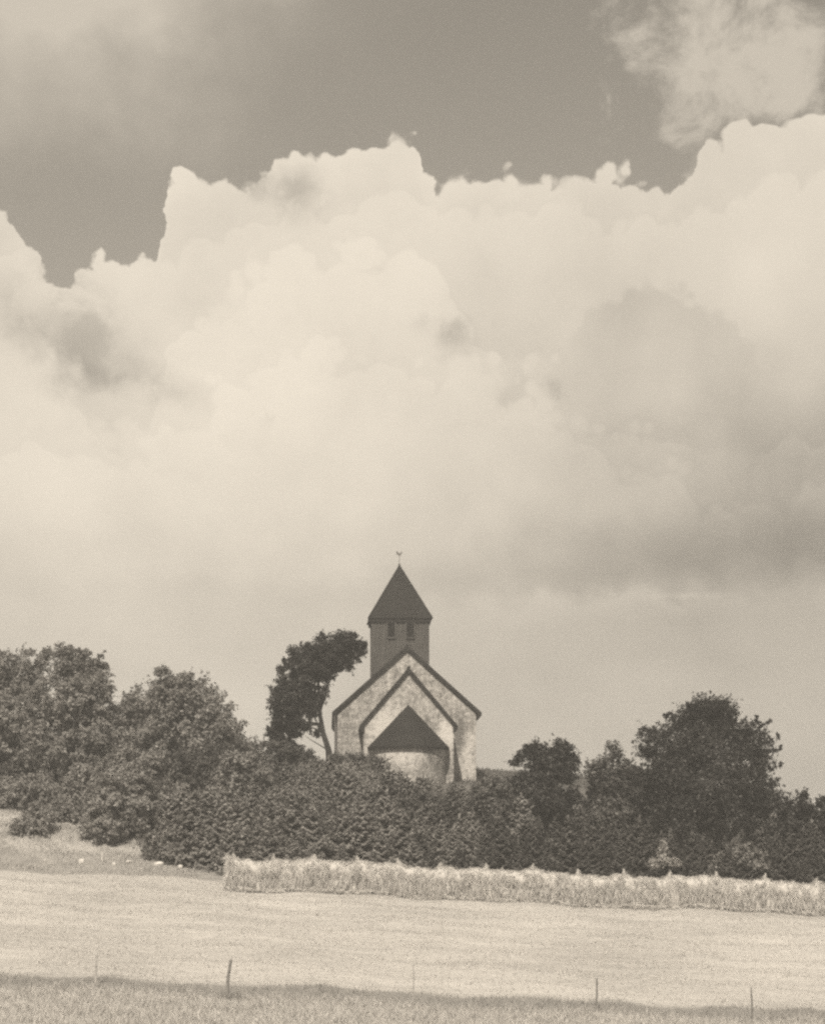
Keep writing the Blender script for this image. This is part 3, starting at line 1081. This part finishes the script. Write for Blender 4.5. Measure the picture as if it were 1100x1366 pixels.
def feathery_twigs():
    """the twigs that stand out of the big tree's right side belong to that tree"""
    tree = [o for o in COL.objects if o.name.startswith('broadleaf_tree') and 'feathery' in o.get('label', '')][0]
    rg = np.random.default_rng(5)
    d = 105.5
    w = MB()
    cs, rs = [], []
    for (x0, y0, x1, y1) in [(985, 985, 1022, 965), (990, 1000, 1032, 985), (995, 1015, 1036, 1000), (1000, 1030, 1038, 1022), (1000, 1045, 1034, 1042), (985, 975, 1008, 962), (1000, 1060, 1024, 1060),
                             (890, 985, 858, 968), (885, 1000, 852, 1000), (890, 1010, 858, 1018), (930, 955, 915, 940), (960, 950, 970, 936), (905, 965, 885, 955)]:
        a = Vector((px(x0, d), 0, pz(y0, d)))
        b = Vector((px(x1, d), rg.uniform(-.5, .5), pz(y1, d)))
        a -= Vector((tree.location.x, 0, tree.location.z))
        b -= Vector((tree.location.x, 0, tree.location.z))
        m_ = a.lerp(b, .5) + Vector((0, 0, -.06))
        w.tube([a, m_, b], [.035, .02, .008], 5, cap=False)
        for t in (.45, .6, .75, .9, 1.0):
            p = a.lerp(b, t)
            for _ in range(2):
                q = p + Vector((rg.uniform(-.08, .22), rg.uniform(-.2, .2), rg.uniform(-.12, .2)))
                w.tube([p, q], [.010, .005], 4, cap=False)
                cs.append(np.array(q))
                rs.append(.09)
    tag(obj('twigs', w.mesh('twigs', M['bark'], fix=False), tree), kind='stuff')
    v, f = clump_leaves(cs, rs, 9, .075, rg)
    obj('twig_leaves', mesh_np('twig_leaves', v, f, M['leaf_dark']), tree)


feathery_twigs()


def second_stem():
    tree = [o for o in COL.objects if o.name.startswith('leaning_tree')][0]
    d = 119
    def q(a, b, y=0):
        return Vector((px(a, d) - tree.location.x, y, pz(b, d) - tree.location.z))
    w = MB()
    w.tube([q(434, 988), q(426, 972, -.1), q(419, 955, -.15), q(410, 935, -.2)], [.07, .055, .045, .02], 6)
    w.tube([q(427, 950), q(433, 930, .1), q(436, 915, .15), q(446, 900, .2)], [.055, .045, .035, .015], 6)
    w.tube([q(440, 1003), q(428, 995, -.2), q(416, 988, -.3), q(402, 978, -.4)], [.04, .03, .02, .01], 5)
    obj('fork', w.mesh('fork', M['bark'], smooth=True), tree)


second_stem()

# bushes at the foot of the left trees and along the right end
G_B = 'broadleaf bushes under the trees'


def bush(label, bpx, d, lobes, leaf, seed, group=G_B, **kw):
    a = dict(leaf_size=.07, per=60, spacing=.42, clump_r=.28, trunk_r=.07, limbs=14)
    a.update(kw)
    return make_tree('bush', label, group, bpx, d, lobes, leaf, cat='bush', seed=seed, **a)


bush('round bush standing in front of the others on the pale grass bank', 42, 101.5, [(40, 1100, 22, 22), (52, 1112, 16, 16), (28, 1112, 14, 16), (55, 1090, 18, 18)], 'leaf_pale', 41)
bush('loose bush between the round bush and the pale bush with bare stem', 88, 103.5, [(85, 1090, 26, 24), (105, 1104, 18, 18), (70, 1102, 16, 16)], 'leaf_pale', 50)
bush('low spreading bush at the field edge beside the last stones', 222, 99.4, [(225, 1120, 26, 26), (205, 1128, 20, 16), (245, 1132, 22, 20), (262, 1140, 18, 18)], 'leaf_left', 51)
bush('bush with bright top just above the low spreading bush', 228, 103.5, [(228, 1072, 32, 30), (205, 1085, 26, 26), (255, 1085, 26, 26)], 'leaf_pale', 52)
bush('wide low bush in the shade under the far left tree', 20, 107.5, [(10, 1062, 40, 22), (50, 1060, 30, 26), (-30, 1065, 30, 22)], 'leaf_left', 42)
bush('leafy bush beside a dark hollow under the left trees', 95, 106.0, [(95, 1068, 26, 34), (75, 1090, 22, 20), (112, 1095, 16, 20)], 'leaf_left', 43)
bush('pale bush with bare stem reaching down to the stones', 139, 101.5, [(140, 1085, 26, 36), (125, 1100, 18, 20), (150, 1105, 20, 22), (140, 1055, 22, 24)], 'leaf_pale', 44)
bush('grey green bush at the left edge of the young spruces', 180, 102.8, [(180, 1075, 30, 42), (160, 1100, 24, 26), (195, 1110, 28, 28), (185, 1040, 24, 28)], 'leaf_left', 45)
bush('tall bush behind the pale bush with bare stem', 150, 107.5, [(150, 1035, 36, 36), (120, 1040, 28, 28), (170, 1025, 26, 30), (205, 1030, 28, 30)], 'leaf_left', 46)
bush('bush filling the gap below the domed tree', 255, 108.5, [(250, 1030, 34, 30), (285, 1025, 32, 28), (315, 1010, 26, 24), (225, 1045, 30, 30)], 'leaf_mid', 47)
bush('bushy shrub at the foot of the leaning tree', 380, 114.5, [(372, 1003, 26, 14), (400, 1006, 20, 12), (345, 1000, 20, 16)], 'leaf_mid', 48, leaf_size=.06)
bush('low shrub against the left corner of the church', 462, 114.5, [(458, 1015, 22, 10), (485, 1014, 18, 10), (505, 1020, 12, 10)], 'leaf_mid', 49, leaf_size=.06)
for k, (lab, p, dd, lob) in enumerate([
        ('dark bush just right of the big dark tree', 1040, 104.5, [(1038, 1085, 24, 24), (1045, 1110, 28, 30), (1030, 1120, 22, 26)]),
        ('dark bush with a pointed shoot above the right hedge', 1072, 104.2, [(1070, 1080, 16, 18), (1072, 1064, 5, 9), (1078, 1105, 22, 30), (1060, 1125, 22, 26)]),
        ('dark bush closing the right end of the hedge', 1110, 104, [(1105, 1085, 22, 22), (1115, 1110, 28, 32), (1095, 1125, 22, 26)]),
        ('dark bush past the end of the right hedge', 1150, 104, [(1150, 1085, 26, 26), (1155, 1115, 30, 32)])]):
    bush(lab, p, dd, lob, 'leaf_dark', 60 + k)
bush('small pale pointed shrub standing out against the big dark tree', 884, 97.0, [(884, 1130, 4, 10), (884, 1144, 8, 9), (874, 1151, 8, 6), (898, 1150, 8, 6)], 'leaf_light', 71, leaf_size=.05, spacing=.15, clump_r=.12, per=40, trunk_r=.02, group=None)
bush('grey green bush behind the hay rack below the big dark tree', 985, 99.0, [(985, 1140, 22, 22), (1005, 1152, 20, 18), (965, 1155, 18, 16)], 'leaf_left', 72)


bush('pale rounded bush among the spruces, below the domed tree', 318, 108.0, [(318, 1022, 26, 20), (300, 1035, 22, 18), (338, 1036, 20, 18)], 'leaf_left', 53)
bush('bright broadleaf bush among the spruces, above the left end of the hay rack', 296, 103.6, [(296, 1072, 24, 24), (278, 1085, 20, 18), (314, 1086, 20, 18)], 'leaf_pale', 54)
bush('broadleaf bush among the spruces, below the left church corner', 470, 108.6, [(470, 1040, 26, 20), (450, 1050, 20, 16), (492, 1050, 22, 18)], 'leaf_left', 55)
bush('broadleaf bush among the spruces, straight below the apse', 560, 105.6, [(560, 1072, 24, 20), (540, 1082, 18, 16), (580, 1082, 20, 18)], 'leaf_mid', 56)
bush('broadleaf bush among the spruces, below the leaning tree', 392, 105.0, [(392, 1068, 24, 22), (374, 1080, 20, 18), (410, 1082, 20, 18)], 'leaf_left', 57)
bush('dark broadleaf bush among the spruces, below the grassy churchyard bank', 655, 105.2, [(655, 1062, 24, 24), (636, 1075, 20, 18), (672, 1078, 20, 20)], 'leaf_mid', 58)


# young spruces ----------------------------------------------------------
def make_spruce(seed):
    """unit height spruce: whorls of drooping branches with lifted tips"""
    rg = np.random.default_rng(seed)
    H = 1.0
    C, N = [], []
    w = MB()
    w.tube([(0, 0, -0.06), (0.005, 0, .5), (0, 0, 1.0)], [.022, .014, .004], 6)
    lean = rg.uniform(-.03, .03, 2)
    nw = 11
    for i in range(nw):
        t = (i + rg.uniform(-.25, .25)) / nw
        z = .05 + t * .90
        L = .40 * (1 - t) ** 0.85 + .035
        nb = int(round(9 - 4 * t))
        a0 = rg.uniform(0, 6.28)
        for k in range(nb):
            a = a0 + 6.283 * k / nb + rg.uniform(-.25, .25)
            l = L * rg.uniform(.65, 1.2)
            dx, dy = math.cos(a), math.sin(a)
            m_ = 9 if l > .2 else (7 if l > .12 else 5)
            rise = .55 * (t - .12)
            for j in range(m_):
                s = (j + .6) / m_
                zz = z + l * (rise * s - .34 * s * (1 - s) + .16 * s * s)
                spread = l * .27 * math.sin(math.pi * min(1, s * .85 + .12))
                for q in (-1, -.5, 0, .5, 1):
                    off = q * spread * rg.uniform(.6, 1.1)
                    C.append((lean[0] * z + dx * l * s - dy * off, lean[1] * z + dy * l * s + dx * off, zz - abs(q) * l * .07 + rg.uniform(-.012, .012)))
                    N.append((dx * .45 + rg.normal() * .3, dy * .45 + rg.normal() * .3, .8))
            w.tube([(0, 0, z), (dx * l * .9, dy * l * .9, z + l * rise)], [.006, .002], 3, cap=False)
    # leader
    for j in range(8):
        C.append((rg.normal() * .008, rg.normal() * .008, .95 + j * .010))
        N.append((rg.normal(), rg.normal(), .2))
    C = np.array(C)
    N = np.array(N)
    v, f = leaf_quads(C, N, .029, .60, rg)
    return mesh_np('spruce_needles', v, f, M['needle']), w.mesh('spruce_stem', M['bark'], fix=False)


SPRUCE = [make_spruce(100 + i) for i in range(7)]
DARK_NEEDLES = []
for fm_, _s in SPRUCE:
    c_ = fm_.copy()
    c_.materials.clear()
    c_.materials.append(M['needle_dark'])
    DARK_NEEDLES.append(c_)
OUT_X = [190, 200, 260, 330, 360, 430, 480, 510, 540, 570, 600, 640, 680, 720, 770, 830, 900, 1000, 1040, 1140]
OUT_Y = [1070, 1040, 1012, 990, 998, 1008, 1008, 1014, 1030, 1037, 1044, 1040, 1034, 1052, 1068, 1078, 1105, 1110, 1085, 1085]


def plant_spruces():
    rg = np.random.default_rng(77)
    spots = []
    d = 98.4
    row = 0
    while d < 117:
        x = -14 + (row % 2) * .6
        while x < 21:
            xx = x + rg.uniform(-.35, .35)
            dd = d + rg.uniform(-.45, .45)
            x += 1.25 if row < 4 else 1.45
            p = 550 + xx * FPX / dd
            # left edge of the plantation runs up the slope
            left = np.interp(dd, [98, 101, 105, 112, 117], [262, 215, 205, 235, 300])
            if p < left or p > 1135:
                continue
            if dd > 104 and p > 700:
                continue
            z = float(ground(xx, dd))
            h = rg.uniform(1.7, 3.1) if row else rg.uniform(1.3, 2.4)
            top = pz(np.interp(p, OUT_X, OUT_Y), dd)
            allow = top - z + rg.uniform(-.25, .18)
            h = min(h, allow)
            if h < 0.85:
                continue
            spots.append((xx, dd, z - .05, h, row))
        d += 1.45 if row < 3 else 1.8
        row += 1
    for i, (x, d, z, h, row) in enumerate(spots):
        fm, sm = SPRUCE[i % len(SPRUCE)]
        wd = h * rg.uniform(.95, 1.25)
        o = obj('young_spruce', None, loc=(x, d, z), rot=(rg.uniform(-.05, .05), rg.uniform(-.05, .05), rg.uniform(0, 6.28)), scale=(max(wd, 1.5), max(wd, 1.5), h))
        p = 550 + x * FPX / d
        if row <= 1 and p < 300:
            lab = 'young spruce at the open corner of the plantation, past the hay rack end'
        elif row <= 1 and p < 690:
            lab = 'young spruce in the front rows, right behind the hay rack and below the church'
        elif p >= 690 and p < 860:
            lab = 'young spruce behind the hay rack, below the twin topped and slim trees'
        elif p >= 860:
            lab = 'young spruce behind the hay rack, below the big dark tree'
        elif d > 109.5:
            lab = 'young spruce in the top rows of the plantation, close under the church wall'
        elif p < 430:
            lab = 'young spruce halfway up the slope below the leaning tree and domed tree'
        else:
            lab = 'young spruce halfway up the slope straight below the church'
        tag(o, lab, 'spruce', 'young spruces planted on the slope')
        if p > 640 + 90 * rg.normal():
            fm = DARK_NEEDLES[i % len(SPRUCE)]
        obj('needles', fm, o)
        obj('trunk', sm, o)
    print('spruces', len(spots))


plant_spruces()


# ------------------------------------------------------------------ hay rack
def build_hay_rack():
    d = 94.0
    x0, x1 = px(303, d), 20.5
    posts = [px(p, d) for p in (312, 365, 420, 477, 531, 588, 648, 710, 770, 832, 892, 955, 1020, 1088, 1150)]
    root = obj('hay_rack', None, loc=(x0, d, float(ground(x0, d))))
    tag(root, 'long rack of pale drying hay with post tips poking out along its top', 'hay rack')
    ox, oy, oz = root.location
    rg = np.random.default_rng(3)

    def topz(x):
        """height of the hay above the ground: sags between posts"""
        x = np.asarray(x, float)
        k = np.searchsorted(posts, x)
        k0 = np.clip(k - 1, 0, len(posts) - 1)
        k1 = np.clip(k, 0, len(posts) - 1)
        a = np.array(posts)[k0]
        b = np.array(posts)[k1]
        t = np.clip((x - a) / np.maximum(b - a, 1e-3), 0, 1)
        return 1.40 - 0.10 * (4 * t * (1 - t)) ** .7 + 0.035 * np.sin(x * 5.3) + .025 * np.sin(x * 11.9 + 1)
    # posts and wires
    for i, p in enumerate(posts):
        w = MB()
        g0 = float(ground(p, d))
        hgt = 1.56 + rg.uniform(-.03, .07)
        lx = rg.uniform(-.04, .04)
        w.tube([(p - ox, 0, g0 - .3 - oz), (p - ox + lx * .5, 0, g0 + hgt * .6 - oz), (p - ox + lx, 0, g0 + hgt - .02 - oz), (p - ox + lx, 0, g0 + hgt - oz)], [.05, .042, .036, .022], 8)
        obj('post', w.mesh('rack_post', M['pale_post'], smooth=False), root)
    for hgt in (.5, .95, 1.3):
        w = MB()
        xs = np.linspace(posts[0], posts[-1], 60)
        w.tube([(x - ox, 0, float(ground(x, d)) + hgt - oz) for x in xs], [.008] * 60, 4)
        obj('wire', w.mesh('rack_wire', M['metal']), root)
    # solid heart of the hay
    xs = np.arange(x0 + .10, x1, .05)
    na = 26
    V = []
    ph = rg.uniform(0, 6.28, 12)

    def drape(x, u):
        """swathes hang as overlapping locks of uneven width"""
        return (.050 * math.sin(x * 4.1 + ph[0] + 1.3 * math.sin(u * 3 + x)) + .035 * math.sin(x * 9.7 + ph[1] + u * 2.2)
                + .022 * math.sin(x * 19 + ph[2] - u * 3) + max(0, .62 - u) * (.07 * math.sin(x * 12.7 + ph[6] + .8 * math.sin(x * 2.1)) + .06 * math.sin(x * 27 + ph[7] + math.sin(x * 3.7))) + .03 * math.sin(u * 9 + x * 1.7 + ph[3]) + .020 * rg.normal())

    def radius(u):
        return float(np.interp(u, [0, .2, .42, .66, .88, 1.0], [.10, .14, .20, .29, .24, .03]))
    for x in xs:
        g0 = float(ground(x, d))
        T = float(topz(x))
        endf = min(1.0, .35 + (x - x0) / .5)
        low = .06 + .03 * math.sin(x * 3.3 + ph[4]) + .03 * math.sin(x * 8.1 + ph[5])
        ring = []
        for q in range(na):
            a = q / (na - 1) * 2 - 1                # -1 front foot .. 0 top .. +1 back foot
            u = 1 - abs(a) ** 1.25
            sgn = -1 if a < 0 else 1
            r = (radius(u) + drape(x, u) * min(1, (1 - u) * 4)) * endf
            ring.append((x - ox, sgn * max(r, .01), g0 + low + (T - low - .03) * u ** .92 - oz))
        V.append(ring)
    V = np.array(V)
    nr = len(xs)
    i = np.arange(nr - 1)[:, None] * na + np.arange(na - 1)[None, :]
    F = np.stack([i, i + 1, i + 1 + na, i + na], -1).reshape(-1, 4)
    obj('hay_core', mesh_np('hay_core', V.reshape(-1, 3), F, M['core']), root)
    # loose hay lying along the drape
    starts, dirs, lens, wid = [], [], [], []

    def lock(x, y, z, side, n, ln, flare, spread, messy=1.0):
        g0 = float(ground(x, d))
        cx = x + rg.normal(size=n) * spread
        cy = y + rg.normal(size=n) * .03
        cz = z + rg.normal(size=n) * .06 + g0
        a = np.stack([cx - ox, cy, cz - oz], 1)
        tilt = rg.normal() * .35 * messy
        dv = np.stack([rg.normal(size=n) * .45 * messy + tilt, side * (flare + rg.normal(size=n) * .18), -np.ones(n) + rg.normal(size=n) * .25], 1)
        starts.append(a)
        dirs.append(dv)
        lens.append(ln * rg.uniform(.4, 1.25, n))
        wid.append(rg.uniform(.005, .013, n))
    nl = int((x1 - x0) * 150)
    for _ in range(nl):
        x = rg.uniform(x0 + .03, x1)
        T = float(topz(x))
        u = rg.uniform(.12, 1.0) ** .8
        side = -1 if rg.random() < .7 else 1
        r = radius(u) + .02 + .05 * math.sin(x * 4.1 + ph[0] + 1.3 * math.sin(u * 3 + x)) * (1 - u)
        lock(x, side * r, .10 + (T - .13) * u ** .92, side, 11, .20 + .10 * rg.random() + (.12 if u < .55 else 0), .06 - .24 * (u > .85) + (.5 if u > .92 else 0), .05 if u > .5 else .028, 1.0 if u > .6 else .45)
    for x in np.arange(x0 + .05, x1, .06):
        T = float(topz(x))
        g0 = float(ground(x, d))
        n = 9
        a = np.stack([x + rg.normal(size=n) * .1 - ox, rg.normal(size=n) * .06, g0 + T - .02 + rg.normal(size=n) * .015 - oz], 1)
        starts.append(a)
        dirs.append(np.stack([rg.normal(size=n) * .8, rg.normal(size=n), rg.normal(size=n) * .08 - .22], 1))
        lens.append(rg.uniform(.08, .22, n))
        wid.append(rg.uniform(.006, .013, n))
    for _ in range(int((x1 - x0) * 16)):
        x = rg.uniform(x0 - .05, x1)
        g0 = float(ground(x, d))
        n = 6
        a = np.stack([x + rg.normal(size=n) * .12 - ox, -.16 - np.abs(rg.normal(size=n)) * .16, g0 + rg.uniform(.02, .16, n) - oz], 1)
        starts.append(a)
        dirs.append(np.stack([rg.normal(size=n), rg.normal(size=n) * .6 - .5, rg.normal(size=n) * .3 - .3], 1))
        lens.append(rg.uniform(.10, .26, n))
        wid.append(rg.uniform(.007, .014, n))
    # the closed left end
    for _ in range(120):
        zz = rg.uniform(.30, 1.36)
        lock(x0 + .07 + rg.uniform(-.05, .05), rg.uniform(-.2, .2), zz, rg.choice([-1, 1]), 12, .26, .05, .04)
    # tufts round the post tips
    for p in posts:
        for _ in range(5):
            lock(p + rg.normal() * .03, rg.normal() * .02, 1.44, rg.choice([-1, 1]), 12, .22, .45, .03)
    S = np.concatenate(starts)
    Dv = np.concatenate(dirs)
    Ls = np.concatenate(lens)[:, None]
    Wd = np.concatenate(wid)[:, None]
    Dv /= np.linalg.norm(Dv, axis=1, keepdims=True)
    n = len(S)
    side = np.cross(Dv, rg.normal(size=(n, 3)))
    side /= np.maximum(np.linalg.norm(side, axis=1, keepdims=True), 1e-5)
    mid = S + Dv * Ls * .55
    droop = np.zeros((n, 3))
    droop[:, 2] = -.05
    end = S + Dv * Ls + droop * .6
    v = np.stack([S - side * Wd, S + side * Wd, mid + side * Wd, mid - side * Wd, end + side * Wd * .4, end - side * Wd * .4], 1)
    # keep strands out of the ground
    gz = ground(v[..., 0] + ox, v[..., 1] + oy) - oz + .01
    v[..., 2] = np.maximum(v[..., 2], gz)
    v = v.reshape(-1, 3)
    b = np.arange(n)[:, None] * 6
    f = np.concatenate([b + np.array([0, 1, 2, 3]), b + np.array([3, 2, 4, 5])], 0)
    o = obj('hay', mesh_np('hay', v, f, M['hay']), root)
    tag(o, kind='stuff')
    print('hay strands', n)


build_hay_rack()


# ------------------------------------------------------------------ fence posts
def fence_post(label, p, top, basey, d, lean, r, mat):
    x = px(p, d)
    z = float(ground(x, d))
    h = (basey - top) * d / FPX
    rg = np.random.default_rng(int(p))
    root = MB()
    n = 7
    pts, rads = [], []
    for i in range(n):
        t = i / (n - 1)
        pts.append((lean * h * t + rg.normal() * .008, rg.normal() * .008, -.35 + (h + .35) * t))
        rads.append(r * (1.0 - .15 * t) * rg.uniform(.92, 1.08))
    pts.append((lean * h, 0, h + .015))
    rads.append(r * .45)
    root.tube(pts, rads, 8)
    o = obj('fence_post', root.mesh('fence_post', mat), loc=(x, d, z))
    tag(o, label, 'fence post', 'fence posts along the field edge')
    # staples and a curl of old wire
    w = MB()
    for hh in (.55, .85):
        if hh < h:
            w.tube([(lean * hh - r * 1.1, -r * .6, hh), (lean * hh, -r * 1.25, hh + .005), (lean * hh + r * 1.1, -r * .6, hh)], [.006] * 3, 4)
    obj('staple', w.mesh('staple', M['metal']), o)


def fd(p):
    return 71.0


fence_post('thin pale upright fence post, the one near the left end of the fence', 127, 1272, 1312, 71.6, .06, .035, M['pale_post'])
fence_post('thick dark fence post leaning over, with a grass tuft at its foot', 301, 1280, 1332, 70.8, .13, .055, M['post'])
fence_post('very thin whitish fence stake between the leaning post and the slim grey post', 551, 1290, 1344, 71.0, .0, .022, M['pale_post'])
fence_post('slim grey fence post between the whitish stake and the last pale stake', 794, 1315, 1357, 71.0, .05, .032, M['post'])
fence_post('slim fence post at the right end of the fence', 1004, 1322, 1368, 70.8, -.06, .030, M['post'])


# ------------------------------------------------------------------ stones and stake on the left bank
def stone(label, p, y, w_, h_, seed):
    rg = np.random.default_rng(seed)
    # put it on the ground where that ground shows at this height
    dd = np.arange(96.2, 104, .05)
    x = px(p, dd)
    yy = 1150 - ground(x, dd) * FPX / dd
    k = int(np.argmin(np.abs(yy - y)))
    d = float(dd[k])
    x = float(x[k])
    s = d / FPX
    import bmesh
    bm = bmesh.new()
    bmesh.ops.create_icosphere(bm, subdivisions=2, radius=1)
    ph = rg.uniform(0, 6, 6)
    for v in bm.verts:
        c = v.co
        k_ = 1 + .16 * math.sin(c.x * 2.3 + ph[0]) + .14 * math.sin(c.y * 2.7 + ph[1]) + .12 * math.sin(c.z * 3.1 + ph[2]) + .06 * math.sin(c.x * 6 + c.z * 5 + ph[3])
        v.co = Vector((c.x * k_ * w_ * s / 2, c.y * k_ * w_ * s / 2 * .8, max(c.z, -.5) * k_ * h_ * s * .55))
    me = bpy.data.meshes.new('field_stone')
    bm.to_mesh(me)
    bm.free()
    me.materials.append(M['stone'])
    o = obj('field_stone', me, loc=(x, d, float(ground(x, d)) + h_ * s * .2), rot=(0, rg.uniform(-.15, .15), rg.uniform(0, 6)))
    tag(o, label, 'stone', 'pale stones along the foot of the bank')


stone('small pale stone on the grey strip below the round bush', 60, 1149, 5, 4, 1)
stone('larger oval pale stone left of the short whitish stake', 109, 1151, 9, 6, 2)
stone('small low pale stone close to the right of the short whitish stake', 152, 1154, 6, 4, 3)
stone('long tilted pale stone right of the low one by the stake', 171, 1151, 9, 5, 4)
stone('broad flat pale stone where the bank meets the spruces', 212, 1153, 14, 7, 5)
stone('last pale stone tucked under the corner of the spruces', 240, 1157, 10, 5, 6)


def stake():
    d = 98.6
    x = px(136.5, d)
    w = MB()
    w.tube([(0, 0, -.2), (.005, 0, .25), (.0, 0, .46), (.0, 0, .48)], [.035, .032, .030, .012], 7)
    o = obj('stake', w.mesh('stake', M['stone']), loc=(x, d, float(ground(x, d))))
    tag(o, 'short whitish stake among the stones at the foot of the bank', 'stake')


stake()


# ------------------------------------------------------------------ grass
def blades(name, mat, N, xr, dr, hlo, hhi, wlo, whi, seed, keep=None, tuft=0.0, lean=.5):
    rg = np.random.default_rng(seed)
    x = rg.uniform(xr[0], xr[1], N)
    d = rg.uniform(dr[0], dr[1], N)
    if keep is not None:
        k = keep(x, d, rg)
        x, d = x[k], d[k]
    n = len(x)
    h = rg.uniform(hlo, hhi, n)
    if tuft:
        tt = .5 + .5 * np.sin(x * 1.7 + 2 * np.sin(d * 1.3)) * np.sin(d * 2.9 + 1.5 * np.sin(x * .9))
        h = h * (1 - tuft + 2 * tuft * tt * rg.uniform(.5, 1.2, n))
    z = ground(x, d)
    a = rg.uniform(0, 6.283, n)
    w_ = rg.uniform(wlo, whi, n)
    B = np.stack([x, d, z - .01], 1)
    S = np.stack([np.cos(a), np.sin(a), np.zeros(n)], 1) * w_[:, None]
    T = B + np.stack([rg.normal(size=n) * lean * h, rg.normal(size=n) * lean * h, h], 1)
    v = np.stack([B - S, B + S, T], 1).reshape(-1, 3)
    f = np.arange(3 * n).reshape(-1, 3)
    o = obj(name, mesh_np(name, v, f, mat))
    return o


o = blades('stubble', M['stubble'], 110000, (-17, 22), (72.8, 97.2), .03, .08, .010, .022, 1,
           keep=lambda x, d, rg: (d + rg.normal(size=len(d)) * .15 > 73.0 - .004 * x) & (d + rg.normal(size=len(d)) * .15 < 96.6 + .03 * x), lean=1.0)
tag(o, 'short pale stubble of the mown field', 'stubble', kind='stuff')
o = blades('verge_grass', M['verge'], 60000, (-16, 17), (62, 71.3), .08, .26, .008, .018, 2, tuft=.45, lean=.6,
           keep=lambda x, d, rg: d + rg.normal(size=len(d)) * .25 < 71.0)
tag(o, 'pale dry tufted grass in front of the fence', 'grass', kind='stuff')
o = blades('dark_verge', M['verge_dark'], 26000, (-16, 18), (70.0, 74.2), .07, .20, .007, .014, 3, tuft=.45,
           keep=lambda x, d, rg: (d + rg.normal(size=len(d)) * .28 < 73.0 - .004 * x + .25 * np.sin(x * 1.3) + .15 * np.sin(x * 3.1)) & (d + rg.normal(size=len(d)) * .4 > 70.9))
tag(o, 'darker strip of longer grass along the fence line', 'grass', kind='stuff')
o = blades('bank_grass', M['bank'], 30000, (-24, -7.5), (96.3, 107), .03, .15, .012, .024, 4, tuft=.5,
           keep=lambda x, d, rg: (x < -8.6 + rg.normal(size=len(d)) * .5) & (d + rg.normal(size=len(d)) * .2 > 96.6 + .03 * x))
tag(o, 'pale rough grass on the bank under the left trees', 'grass', kind='stuff')
o = blades('churchyard_grass', M['leaf_mid'], 16000, (-12, 22), (119, 141), .08, .28, .02, .04, 5)
tag(o, 'dark rough grass on the churchyard knoll', 'grass', kind='stuff')
o = blades('foot_tuft', M['verge_dark'], 260, (px(296, 70.8), px(318, 70.8)), (70.5, 71.1), .10, .34, .008, .016, 6)
tag(o, 'grass tuft round the foot of the leaning fence post', 'grass', kind='stuff')


# ------------------------------------------------------------------ haze volume added to lift the dark tones
def build_haze():
    w = MB()
    w.box((0, 700, 5.0), (5200, 3700, 31.0))
    m = bpy.data.materials.new('tone_lift_haze')
    m.use_nodes = True
    nt = m.node_tree
    nt.nodes.clear()
    v = nt.nodes.new('ShaderNodeVolumePrincipled')
    v.inputs['Color'].default_value = (0.95, 0.95, 0.95, 1)
    v.inputs['Density'].default_value = HAZE
    o = nt.nodes.new('ShaderNodeOutputMaterial')
    nt.links.new(v.outputs[0], o.inputs['Volume'])
    h = obj('haze', w.mesh('haze', m))
    tag(h, 'pale haze added to lift the dark tones', 'haze', kind='stuff')


HAZE = 0.0012
build_haze()
